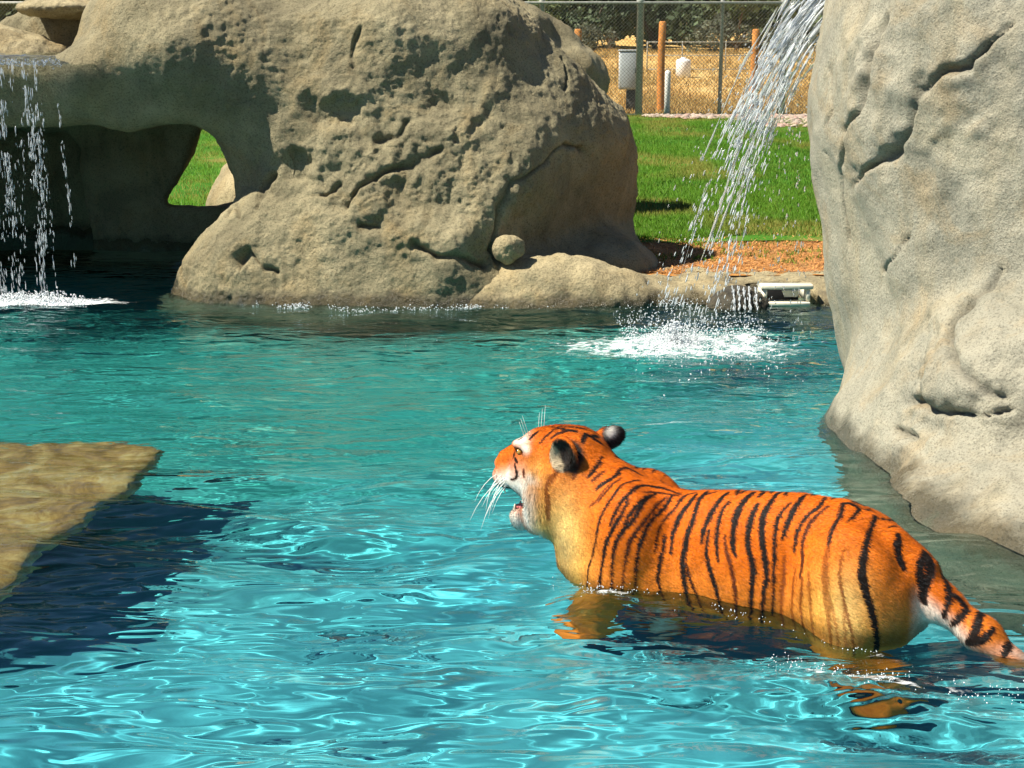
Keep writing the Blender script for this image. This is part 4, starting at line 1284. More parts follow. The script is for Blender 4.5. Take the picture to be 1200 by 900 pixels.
DIRT = sheet('dirt_bed', -1.0, 7.0, 11.75, 15.2, 60, 40, mulch_mat(), 0.0, 0.012)
tag(DIRT, 'strip of orange brown mulch between pool rim and lawn', None, None, 'structure')
LAWN = sheet('lawn', -14, 14, 13.6, 33.2, 120, 90, lawn_mat(), 0.018, 0.02)
tag(LAWN, 'sunlit green lawn behind the boulders', None, None, 'structure')
FIELD = sheet('dry_field', -160, 160, 16.2, 460, 120, 160, straw_mat(), -0.06, 0.0, 2.2)
tag(FIELD, 'dry straw coloured field and hillside beyond the fence', None, None, 'structure')

def blades(name, pts, hgt, wid, lean, cols, seed, mat):
    """a mass of thin grass blades: one triangle each"""
    rng = np.random.RandomState(seed)
    n = len(pts)
    th = rng.uniform(0, 2 * math.pi, n)
    side = np.stack([np.cos(th), np.sin(th), 0 * th], 1) * (wid * rng.uniform(0.7, 1.3, n))[:, None]
    H = hgt * rng.uniform(0.5, 1.3, n)
    ln = rng.normal(0, 1, (n, 2)) * lean
    tip = pts + np.stack([ln[:, 0] * H, ln[:, 1] * H, H], 1)
    V = np.stack([pts - side, pts + side, tip], 1).reshape(-1, 3)
    F = np.arange(3 * n, dtype=np.int32).reshape(-1, 3)
    o = mesh_ob(name, V, F, mat)
    attr(o.data, 'tint', np.repeat(cols, 3, 0))
    o.data.normals_split_custom_set_from_vertices(np.repeat(np.stack([0.35 * np.cos(th), 0.35 * np.sin(th), np.full(n, 0.9)], 1), 3, 0).tolist())
    return o

def tint_mat(name, rough=0.6, transl=0.0):
    t = NT(name)
    t.set(t.attr('tint'), rough, None, Specular_IOR_Level=0.25)
    if transl:
        tr = t.n('BsdfTranslucent')
        t.l(t.attr('tint'), tr.inputs['Color'])
        mx = t.n('MixShader', i_0=transl)
        t.l(t.b.outputs[0], mx.inputs[1]); t.l(tr.outputs[0], mx.inputs[2])
        t.l(mx.outputs[0], t.out.inputs['Surface'])
    return t.m

def build_grass():
    rng = np.random.RandomState(11)
    n = 190000
    y = 13.55 + (33.0 - 13.55) * rng.rand(n) ** 1.25
    # wedge seen right of the boulder and the wedge seen through the arch
    u = rng.rand(n)
    right = rng.rand(n) < 0.80
    x = np.where(right, y * (0.035 + 0.185 * u), y * (-0.30 + 0.13 * u))
    edge = 13.75 + 0.35 * gnoise(x, y, 1.3, 5)
    P = np.stack([x, y, 0 * x], 1)
    patch = fbm(np.stack([x * 0.75, y * 0.5, 0 * x], 1), 3, 95)
    keep = (y > edge) & ~((x < -3.8) & (y < 15.6)) & ~((x < -1.7) & (y < 14.8)) & ((patch < 0.42) | (rng.rand(n) < 0.35))
    x, y, patch = x[keep], y[keep], patch[keep]
    n = len(x)
    z = ground_z(x, y) + 0.02
    base = np.array((0.120, 0.265, 0.022)) * rng.uniform(0.6, 1.4, (n, 1))
    dry = np.clip((patch + 0.10) / 0.50, 0, 1)[:, None] * 0.85 + (rng.rand(n, 1) < 0.05) * 0.6
    col = base + np.clip(dry, 0, 1) * (np.array((0.30, 0.27, 0.06)) - base)
    o = blades('grass', np.stack([x, y, z], 1), 0.055, 0.0042, 0.45, col, 12, tint_mat('grass_blade', 0.55, 0.25))
    tag(o, 'short green grass blades growing over the lawn', 'grass', None, 'stuff')
    # dry tufts on the field beyond the fence
    n = 60000
    y2 = 33.4 + 45 * rng.rand(n) ** 1.6
    x2 = y2 * (0.03 + 0.20 * rng.rand(n))
    pt = fbm(np.stack([x2 * 0.5, y2 * 0.22, 0 * x2], 1), 3, 96)
    kp = pt > rng.uniform(-0.9, 0.5, n)
    x2, y2, pt = x2[kp], y2[kp], pt[kp]
    n = len(x2)
    c2 = np.array((0.58, 0.38, 0.14)) * rng.uniform(0.55, 1.25, (n, 1)) + np.clip(pt, 0, 1)[:, None] * np.array((-0.12, -0.05, -0.02))
    o = blades('dry_grass', np.stack([x2, y2, ground_z(x2, y2) - 0.06], 1), 0.16, 0.014, 0.5, np.clip(c2, 0.02, 0.9), 14, tint_mat('straw_blade', 0.8, 0.2))
    tag(o, 'dry golden grass tufts on the field beyond the fence', 'grass', None, 'stuff')
    # stray sprouts in the mulch
    n = 1500
    c = np.stack([rng.uniform(1.0, 3.6, 60), rng.uniform(12.3, 14.0, 60)], 1)
    k = rng.randint(0, 60, n)
    x, y = c[k, 0] + rng.normal(0, 0.07, n), c[k, 1] + rng.normal(0, 0.06, n)
    col = np.array((0.12, 0.25, 0.02)) * rng.uniform(0.6, 1.4, (n, 1))
    o = blades('grass_sprouts', np.stack([x, y, ground_z(x, y)], 1), 0.05, 0.005, 0.5, col, 13, bpy.data.materials['grass_blade'])
    tag(o, 'thin tufts of grass sprouting in the orange mulch', 'grass', None, 'stuff')
    # straw litter of the mulch
    n = 26000
    x, y = rng.uniform(0.6, 3.9, n), rng.uniform(11.85, 14.1, n)
    th = rng.uniform(0, 6.28, n)
    L = rng.uniform(0.015, 0.05, n)
    z = ground_z(x, y) + 0.012 * fbm(np.stack([x * 0.8, y * 0.8, 0 * x], 1), 4, 91) + rng.uniform(0.004, 0.02, n)
    p = np.stack([x, y, z], 1)
    d = np.stack([np.cos(th) * L, np.sin(th) * L, rng.normal(0, 0.006, n)], 1)
    s_ = np.stack([-np.sin(th), np.cos(th), 0 * th], 1) * 0.004
    V = np.stack([p - d - s_, p - d + s_, p + d], 1).reshape(-1, 3)
    col = np.array((0.50, 0.22, 0.055)) * rng.uniform(0.45, 1.5, (n, 1)) + rng.uniform(0, 0.05, (n, 1))
    o = mesh_ob('mulch_litter', V, np.arange(3 * n, dtype=np.int32).reshape(-1, 3), tint_mat('mulch_chip', 0.8), smooth=False)
    attr(o.data, 'tint', np.repeat(col, 3, 0))
    tag(o, 'loose orange wood chips littering the dirt bed', 'mulch', None, 'stuff')
build_grass()

# ------------------------------------------------------------------ simple solids
def box_vf(c, s, bev=0.0):
    x, y, z = s[0] / 2, s[1] / 2, s[2] / 2
    if bev <= 0:
        V = [(c[0] + i * x, c[1] + j * y, c[2] + k * z) for i in (-1, 1) for j in (-1, 1) for k in (-1, 1)]
        return V, [(0, 1, 3, 2), (4, 6, 7, 5), (0, 4, 5, 1), (2, 3, 7, 6), (0, 2, 6, 4), (1, 5, 7, 3)]
    V, F = [], []
    ring = []
    for (sx, sy) in ((1, 1), (-1, 1), (-1, -1), (1, -1)):
        for q in range(3):
            th = {(1, 1): 0, (-1, 1): 90, (-1, -1): 180, (1, -1): 270}[(sx, sy)] + q * 45
            ring.append((sx * (x - bev) + bev * math.cos(R(th)), sy * (y - bev) + bev * math.sin(R(th))))
    n = len(ring)
    lay = [(-z, 1 - bev / x), (-z + bev, 1), (z - bev, 1), (z, 1 - bev / x)]
    for zz, k in lay:
        for (px_, py_) in ring:
            V.append((c[0] + px_ * (k if zz in (-z, z) else 1), c[1] + py_ * (k if zz in (-z, z) else 1), c[2] + zz))
    for j in range(3):
        for i in range(n):
            F.append((j * n + i, j * n + (i + 1) % n, (j + 1) * n + (i + 1) % n, (j + 1) * n + i))
    F.append(tuple(range(n))[::-1]); F.append(tuple(range(3 * n, 4 * n)))
    return V, F

def merge(*parts):
    V, F = [], []
    for v, f in parts:
        o = len(V)
        V += list(v)
        F += [tuple(i + o for i in q) for q in f]
    return V, F

def lathe(prof, n=16, c=(0, 0, 0)):
    V, F = [], []
    for (r, z) in prof:
        for i in range(n):
            th = 2 * math.pi * i / n
            V.append((c[0] + r * math.cos(th), c[1] + r * math.sin(th), c[2] + z))
    for j in range(len(prof) - 1):
        for i in range(n):
            F.append((j * n + i, j * n + (i + 1) % n, (j + 1) * n + (i + 1) % n, (j + 1) * n + i))
    F.append(tuple(range(n))[::-1]); F.append(tuple(range((len(prof) - 1) * n, len(prof) * n)))
    return V, F

# ------------------------------------------------------------------ chain link fence
M['steel'] = plain('galvanised_steel', (0.34, 0.34, 0.29), 0.55, 14, 0.25, 0.0)
M['wire'] = plain('fence_wire', (0.16, 0.16, 0.14), 0.5, 9, 0.2, 0.3)
M['timber'] = plain('orange_timber', (0.50, 0.20, 0.045), 0.8, 9, 0.35)
M['white'] = plain('white_plastic', (0.80, 0.79, 0.74), 0.5, 12, 0.08)

FY = 32.5
def fence_y(x):
    return FY
def build_fence():
    f = empty('chain_link_fence', (2.79, FY, ground_z(np.array([2.79]), np.array([FY]))[0]))
    z0, z1 = 0.0, 2.46
    ox = 2.79
    x0, x1 = -14.0, 9.0
    posts = [(-12.2, 0.05), (-10.2, 0.05), (-8.2, 0.05), (-6.2, 0.075), (-4.1, 0.045), (-2.0, 0.045), (0.66, 0.06), (2.79, 0.078), (4.57, 0.042), (5.93, 0.085), (7.7, 0.045)]
    for x, r in posts:
        V, F = lathe([(r, -0.3), (r, z1 - 0.02), (r * 1.15, z1), (r * 1.1, z1 + 0.05), (r * 0.4, z1 + 0.09)], 14, (x - ox, 0, 0))
        mesh_ob('post', V, F, M['steel'], f)
    def hbar(name, z, r):
        V, F = tube([(x0 - ox, -0.055, z), ((x0 + x1) / 2 - ox, -0.055, z), (x1 - ox, -0.055, z)], [r] * 3, 8)
        mesh_ob(name, V, F, M['steel'], f)
    hbar('top_rail', z1 - 0.03, 0.03)
    hbar('bottom_rail', 0.05, 0.016)
    # the woven wires: diagonals both ways
    step, r = 0.08, 0.0042
    V, F = [], []
    Hh = z1 - 0.06
    zb = 0.04
    n = int((x1 - x0) / step)
    for sgn in (1, -1):
        for i in range(-int(Hh / step), n + int(Hh / step)):
            xa = x0 + i * step
            xb = xa + Hh
            za, zz = zb, zb + Hh
            a, b = xa, xb
            if a < x0: za += x0 - a; a = x0
            if b > x1: zz -= b - x1; b = x1
            if b - a < 0.05: continue
            if sgn < 0:
                a, b = x0 + x1 - a, x0 + x1 - b
            o = len(V)
            yy = -0.085 - 0.004 * sgn
            for (px_, pz) in ((a, za), (b, zz)):
                for k in range(3):
                    th = 2.094 * k
                    V.append((px_ - ox + r * 0.7 * math.cos(th), yy + r * math.sin(th), pz - sgn * r * 0.7 * math.cos(th)))
            for k in range(3):
                F.append((o + k, o + (k + 1) % 3, o + 3 + (k + 1) % 3, o + 3 + k))
    w = mesh_ob('wire_mesh', V, F, M['wire'], f)
    w['kind'] = 'stuff'
    tag(f, 'tall chain link fence of grey posts and wire behind the lawn', 'fence')
build_fence()

def gz(x, y):
    return float(ground_z(np.array([x], float), np.array([y], float))[0]) - 0.06

def timber_post(x, y, h, r, label):
    V, F = lathe([(r, -0.4), (r * 0.98, 0.0), (r * 1.02, h * 0.4), (r * 0.95, h * 0.8), (r * 0.96, h - 0.03), (r * 0.7, h)], 12)
    V = [(a + 0.02 * math.sin(c * 1.3 + x), b, c) for a, b, c in V]
    o = mesh_ob('timber_post', V, F, M['timber'])
    o.location = (x, y, gz(x, y))
    tag(o, label, 'post', 'orange timber posts beyond the fence')
timber_post(3.42, 33.9, 2.12, 0.085, 'orange timber post standing beside the short white post')
timber_post(5.52, 33.9, 1.95, 0.085, 'orange timber post standing closest to the falling jet')
timber_post(1.52, 34.0, 1.95, 0.085, 'orange timber post peeking over the big boulder shoulder')
timber_post(-3.4, 34.0, 2.0, 0.085, 'orange timber post furthest left behind the big boulder')

V, F = lathe([(0.065, -0.3), (0.065, 0.98), (0.058, 1.03), (0.02, 1.05)], 14)
wp = mesh_ob('white_post', V, F, M['white'])
wp.location = (3.47, 33.0, gz(3.47, 33.0))
tag(wp, 'short white plastic post just behind the fence', 'post')

def build_cabinet():
    x, y = 2.72, 34.4
    e = empty('electric_cabinet', (x, y, gz(x, y)))
    g = plain('cabinet_grey', (0.42, 0.45, 0.45), 0.5, 8, 0.12, 0.0)
    d = plain('cabinet_dark', (0.06, 0.065, 0.065), 0.6, 8, 0.2)
    V, F = box_vf((-0.02, 0, 1.02), (0.44, 0.30, 0.86), 0.02)
    mesh_ob('housing', V, F, g, e)
    V, F = box_vf((-0.02, -0.162, 1.02), (0.38, 0.02, 0.78), 0.008)
    dr = mesh_ob('door', V, F, g, e)
    V, F = box_vf((0.13, -0.185, 1.02), (0.03, 0.03, 0.12), 0.006)
    mesh_ob('handle', V, F, d, dr)
    V, F = box_vf((0.06, 0, 0.28), (0.24, 0.2, 0.62), 0.015)
    mesh_ob('pedestal', V, F, d, e)
    V, F = box_vf((-0.02, 0, 1.47), (0.48, 0.34, 0.035), 0.012)
    mesh_ob('cap', V, F, g, e)
    tag(e, 'grey electrical cabinet on a dark pedestal behind the fence', 'cabinet')
build_cabinet()

def build_tank():
    x, y = 6.0, 52.0
    e = empty('water_tank', (x, y, gz(x, y)))
    V, F = lathe([(0.26, -0.2), (0.26, 0.54), (0.245, 0.60), (0.15, 0.64), (0.09, 0.65)], 20)
    mesh_ob('barrel', V, F, M['white'], e)
    V, F = lathe([(0.10, 0.64), (0.10, 0.69), (0.05, 0.70)], 12)
    mesh_ob('lid', V, F, M['white'], e)
    tag(e, 'small white water tank standing on the dry field', 'tank')
build_tank()

def build_cage():
    e = empty('wire_kennel', (6.3, 55, gz(6.3, 55)))
    for i, x in enumerate((-1.3, 0.0, 1.6, 3.0)):
        V, F = lathe([(0.022, -0.2), (0.022, 1.1), (0.012, 1.12)], 8, (x, 0, 0))
        mesh_ob('post', V, F, M['steel'], e)
    for z in (0.1, 0.6, 1.08):
        V, F = tube([(-1.3, 0, z), (0.8, 0, z), (3.0, 0, z)], [0.015] * 3, 6)
        mesh_ob('rail', V, F, M['steel'], e)
    tag(e, 'grey metal pen of posts and rails behind the white tank', 'pen')
build_cage()

# gravel at the foot of the fence --------------------------------------
def stones(name, n, pos, size, seed, mat, cols):
    rng = np.random.RandomState(seed)
    oc = np.array([(1, 0, 0), (-1, 0, 0), (0, 1, 0), (0, -1, 0), (0, 0, 1), (0, 0, -1), (.6, .6, .5), (-.6, .6, .5), (.6, -.6, .5), (-.6, -.6, .5)], float)
    fc = [(0, 6, 8), (4, 8, 6), (4, 6, 7), (4, 7, 9), (4, 9, 8), (2, 7, 6), (1, 9, 7), (3, 8, 9), (2, 6, 0), (2, 1, 7), (1, 3, 9), (3, 0, 8), (5, 0, 2), (5, 2, 1), (5, 1, 3), (5, 3, 0)]
    V, F, C = [], [], []
    for i in range(n):
        p = pos[i]
        s = size * rng.uniform(0.4, 1.4)
        v = oc * (s * np.array((rng.uniform(0.8, 1.5), rng.uniform(0.8, 1.3), rng.uniform(0.4, 0.8)))) * rng.uniform(0.85, 1.15, (10, 1))
        th = rng.uniform(0, 6.28)
        c, s_ = math.cos(th), math.sin(th)
        v = np.stack([v[:, 0] * c - v[:, 1] * s_, v[:, 0] * s_ + v[:, 1] * c, v[:, 2]], 1) + p
        F += [tuple(k + len(V) for k in q) for q in fc]
        V += v.tolist()
        C += [np.array(cols[rng.randint(len(cols))]) * rng.uniform(0.7, 1.15)] * 10
    o = mesh_ob(name, V, F, mat, None, True)
    attr(o.data, 'tint', np.array(C))
    return o
rng = np.random.RandomState(31)
n = 750
gx = np.concatenate([rng.uniform(2.9, 6.6, 450), rng.uniform(4.9, 6.8, 300)])
gy = np.concatenate([32.2 - abs(rng.normal(0, 0.55, 450)) * np.interp(gx[:450], [2.9, 6.5], [0.35, 1.6]), rng.uniform(28.6, 32.2, 300)])
gzv = ground_z(gx, gy) + 0.03
GR = stones('gravel', n, np.stack([gx, gy, gzv], 1), 0.075, 32, tint_mat('pebble', 0.85), [(0.38, 0.29, 0.23), (0.44, 0.36, 0.28), (0.30, 0.24, 0.20), (0.42, 0.27, 0.22)])
tag(GR, 'band of pale pinkish stones along the foot of the fence', 'gravel', None, 'stuff')

# ------------------------------------------------------------------ trees on the hillside
def leaf_cloud(n, clumps, leaf, seed, tone):
    rng = np.random.RandomState(seed)
    k = rng.randint(0, len(clumps), n)
    c = np.array([q[:3] for q in clumps])[k]
    r = np.array([q[3] for q in clumps])[k]
    d = rng.normal(size=(n, 3)); d /= np.linalg.norm(d, axis=1)[:, None]
    p = c + d * (r * rng.uniform(0.35, 1.0, n) ** 0.5)[:, None]
    a = rng.normal(size=(n, 3)); a /= np.linalg.norm(a, axis=1)[:, None]
    b = np.cross(a, rng.normal(size=(n, 3))); b /= np.linalg.norm(b, axis=1)[:, None]
    s = leaf * rng.uniform(0.6, 1.4, (n, 1))
    V = np.stack([p - a * s, p + b * s * 0.55, p + a * s, p - b * s * 0.55], 1).reshape(-1, 3)
    F = np.arange(4 * n, dtype=np.int32).reshape(-1, 4)
    clump_tone = rng.uniform(0.7, 1.3, len(clumps))[k]
    col = np.array(tone) * (clump_tone * rng.uniform(0.6, 1.4, n))[:, None]
    return V, F, np.repeat(col, 4, 0)

LEAF = tint_mat('tree_leaf', 0.6, 0.2)
M['bark'] = plain('bark', (0.10, 0.075, 0.05), 0.9, 6, 0.4)
def tree(x, y, h, w, seed, tone, label, trunk=0.10, n=3200):
    rng = random.Random(seed)
    z = gz(x, y)
    e = empty('oak_tree' if h > 3 else 'dark_shrub', (x, y, z))
    clumps = []
    limbs = []
    base = h * trunk
    for i in range(11):
        th, rr = rng.uniform(0, 6.28), w * 0.5 * math.sqrt(rng.random())
        zz = base + (h - base) * (0.12 + 0.78 * rng.random() * (1 - 0.45 * (rr / (w * 0.5)) ** 2))
        c = (rr * math.cos(th), rr * math.sin(th), zz)
        clumps.append((*c, w * rng.uniform(0.15, 0.25)))
        if i < 5:
            limbs.append(tube([(0, 0, base * 0.7), (c[0] * 0.45, c[1] * 0.45, (base + zz) / 2), c], [h * 0.022, h * 0.014, h * 0.005], 6))
    limbs.append(tube([(0, 0, -0.3), (0.02 * h, 0, base * 0.5), (0, 0.01 * h, base * 1.2)], [h * 0.045, h * 0.035, h * 0.025], 8))
    V, F = merge(*limbs)
    mesh_ob('trunk', V, F, M['bark'], e)
    V, F, C = leaf_cloud(n, clumps, w * 0.035, seed, tone)
    cr = mesh_ob('crown', V, F, LEAF, e, smooth=False)
    attr(cr.data, 'tint', C)
    tag(e, label, 'tree' if h > 3 else 'shrub', 'trees and shrubs on the far hillside')

dk, md, gy_ = (0.072, 0.098, 0.048), (0.12, 0.15, 0.062), (0.13, 0.14, 0.09)
TREES = [
    (1.5, 84, 5.0, 6.5, dk, 'dark oak behind the boulder shoulder, leftmost right of the rock'),
    (5.2, 80, 6.0, 6.0, md, 'light green oak behind the thick fence post'),
    (10.3, 86, 6.5, 7.5, dk, 'dark oak above the white water tank'),
    (14.6, 82, 6.0, 6.0, dk, 'dark oak between thin fence post and orange post'),
    (20.5, 92, 7.5, 7.5, md, 'green oak on the hill behind the falling jet'),
    (17.8, 98, 8.0, 8.0, dk, 'tall dark oak high on the hill right of the thin post'),
    (-2.5, 92, 7.0, 8.0, dk, 'dark oak hidden mostly by the big boulder'),
    (8.0, 100, 9.0, 9.0, dk, 'large dark oak at top centre of the far slope'),
    (3.0, 103, 9.0, 9.0, md, 'green oak highest on the slope over the rock shoulder'),
    (13.0, 105, 9.0, 9.0, md, 'green oak filling the slope over the pen'),
    (24.5, 104, 9.0, 8.5, dk, 'dark oak at the far right of the slope'),
    (0.0, 76, 4.5, 5.5, md, 'round green oak low on the slope behind the boulder shoulder'),
    (4.0, 75, 3.8, 4.5, dk, 'short dark oak behind the electrical cabinet'),
    (7.3, 77, 4.2, 5.0, dk, 'short dark oak right of the thick fence post'),
    (11.4, 76, 4.0, 5.0, md, 'short green oak behind the thin fence post'),
    (16.6, 78, 4.4, 5.2, md, 'short green oak left of the right orange post'),
    (21.5, 80, 4.0, 4.6, dk, 'short dark oak beyond the right orange post'),
    (-26, 60, 6.0, 7.0, dk, 'dark oak behind the fence at top left corner'),
    (-21, 64, 6.0, 7.0, md, 'green oak behind the fence beside the cave top'),
    (-31, 66, 7.0, 8.0, md, 'green oak at the far left edge'),
]
for i, (x, y, h, w, tone, lab) in enumerate(TREES):
    tree(x, y, h, w, 50 + i, tone, lab)
for i, (x, y, h, w, lab) in enumerate((
        (3.2, 66, 1.5, 2.2, 'low grey green shrub left of the electrical cabinet'),
        (9.8, 70, 1.7, 2.4, 'low dark shrub right of the white tank'),
        (12.5, 68, 1.3, 1.9, 'low shrub at the foot of the right hand orange post'),
        (1.0, 70, 1.8, 2.6, 'low dark shrub beside the boulder shoulder'))):
    tree(x, y, h, w, 90 + i, gy_, lab, 0.1, 1500)
# ================================================================== ROCKS AND BASIN OVER THE CAVE
def small_rock(name, c, r, seed, mat, label, h=0.04, amp=0.08, cut=None):
    def fn(X, Y, Z):
        d = s_ell(X, Y, Z, (0, 0, 0), r)
        if cut is not None:
            d = smax(d, Z - cut, 0.06)
        return d
    m = max(r) + 0.25
    o = rock_from_sdf(name, fn, tuple(-q - 0.2 for q in r), tuple(q + 0.2 for q in r), h, mat, 1,
                      lambda v, n: amp * fbm(v * 2.2 + seed, 3, seed) + 0.012 * fbm(v * 14 + seed, 3, seed + 1))
    o.location = c
    tag(o, label, 'rock')
    return o
small_rock('basin_rock', (-4.62, 13.3, 1.76), (0.74, 0.40, 0.40), 111, M['rim'], 'rounded tan rock behind the basin at top left')
small_rock('slab_rock', (-4.0, 13.7, 2.27), (0.50, 0.60, 0.10), 112, M['rim'], 'flat rock slab bridging the dark gap at top left', amp=0.025, h=0.03)
small_rock('dark_rock', (-5.35, 13.9, 2.22), (0.40, 0.4, 0.28), 113, M['far_rock'], 'small dark round rock in the top left corner')
small_rock('gap_backing', (-4.28, 14.15, 1.92), (0.66, 0.26, 0.44), 116, M['rock_big'], 'added backing rock that keeps the gap under the flat slab dark', amp=0.04)  # added behind the gap to make it dark
small_rock('back_boulder', (-1.2, 15.8, 1.55), (2.2, 0.8, 1.05), 114, M['rock_big'], 'grey boulder top showing just over the big boulder', h=0.09)
small_rock('sloping_rock', (-2.42, 16.3, 0.15), (0.98, 1.2, 0.80), 115, M['rim'], 'pale sloping rock seen through the arch beside the grass', amp=0.05, h=0.08)

# water lying in the basin and spilling over the lip
def clear_water(name):
    t = NT(name)
    t.t.nodes.remove(t.b)
    g = t.n('BsdfGlass', i_IOR=1.333, i_Roughness=0.02)
    g.inputs['Color'].default_value = (0.93, 0.98, 0.98, 1)
    t.l(g.outputs[0], t.out.inputs['Surface'])
    return t.m
def froth(name, tr=0.35):
    t = NT(name)
    c = t.coord()
    t.set((0.90, 0.94, 0.96), 0.12, None, Specular_IOR_Level=0.6)
    t.b.inputs['Transmission Weight'].default_value = tr
    t.b.inputs['IOR'].default_value = 1.33
    return t.m
M['clear'] = clear_water('clear_water')
M['froth'] = froth('white_water', 0.55)
M['drops'] = froth('water_drops', 0.80)
M['foam'] = froth('foam_bubbles', 0.35)

xs, ys = np.linspace(-5.2, -3.2, 70), np.linspace(11.35, 13.2, 60)
X, Y = np.meshgrid(xs, ys, indexing='ij')
x, y = X.ravel(), Y.ravel()
z = 1.875 + 0.010 * fbm(np.stack([x * 5, y * 6, 0 * x], 1), 3, 121) - 0.07 * sst(11.55, 11.35, y)
i = np.arange(len(x)).reshape(70, 60)
f = np.stack([i[:-1, :-1].ravel(), i[1:, :-1].ravel(), i[1:, 1:].ravel(), i[:-1, 1:].ravel()], 1)
BW = mesh_ob('basin_water', np.stack([x, y, z], 1), f, M['clear'])
tag(BW, 'shallow water in the basin spilling over the cave lip', None, None, 'structure')

# ================================================================== FALLING WATER
OCT_V = np.array([(0, 0, 1), (1, 0, 0), (0, 1, 0), (-1, 0, 0), (0, -1, 0), (0, 0, -1)], np.float32)
OCT_F = np.array([(0, 1, 2), (0, 2, 3), (0, 3, 4), (0, 4, 1), (5, 2, 1), (5, 3, 2), (5, 4, 3), (5, 1, 4)], np.int32)
DRV, DRF = None, None
def drop_proto():
    """a drop: rounded, 6 around, 5 rings"""
    V, F = [(0, 0, 1.0)], []
    n = 6
    for z, r in ((0.62, 0.55), (0.1, 0.95), (-0.45, 0.80), (-0.85, 0.40)):
        for k in range(n):
            th = 2 * math.pi * k / n
            V.append((r * math.cos(th), r * math.sin(th), z))
    V.append((0, 0, -1.0))
    for k in range(n):
        F.append((0, 1 + k, 1 + (k + 1) % n))
        for j in range(3):
            a, b = 1 + j * n + k, 1 + j * n + (k + 1) % n
            F.append((a, a + n, b + n)); F.append((a, b + n, b))
        F.append((1 + 3 * n + k, 1 + 4 * n, 1 + 3 * n + (k + 1) % n))
    return np.array(V, np.float32), np.array(F, np.int32)
DRV, DRF = drop_proto()
def drops(name, pos, vel, rad, stretch, mat, small=False):
    """many drops as one mass: each a stretched bead along its velocity"""
    pv, pf = (OCT_V, OCT_F) if small else (DRV, DRF)
    n = len(pos)
    d = vel / np.maximum(np.linalg.norm(vel, axis=1), 1e-6)[:, None]
    a = np.cross(d, np.array((0.31, 0.83, 0.2))); a /= np.linalg.norm(a, axis=1)[:, None]
    b = np.cross(d, a)
    V = pos[:, None, :] + rad[:, None, None] * (pv[None, :, 0:1] * a[:, None] + pv[None, :, 1:2] * b[:, None] + pv[None, :, 2:3] * d[:, None] * stretch[:, None, None])
    F = pf[None] + (np.arange(n) * len(pv))[:, None, None]
    return mesh_ob(name, V.reshape(-1, 3).astype(np.float32), F.reshape(-1, 3).astype(np.int32), mat)

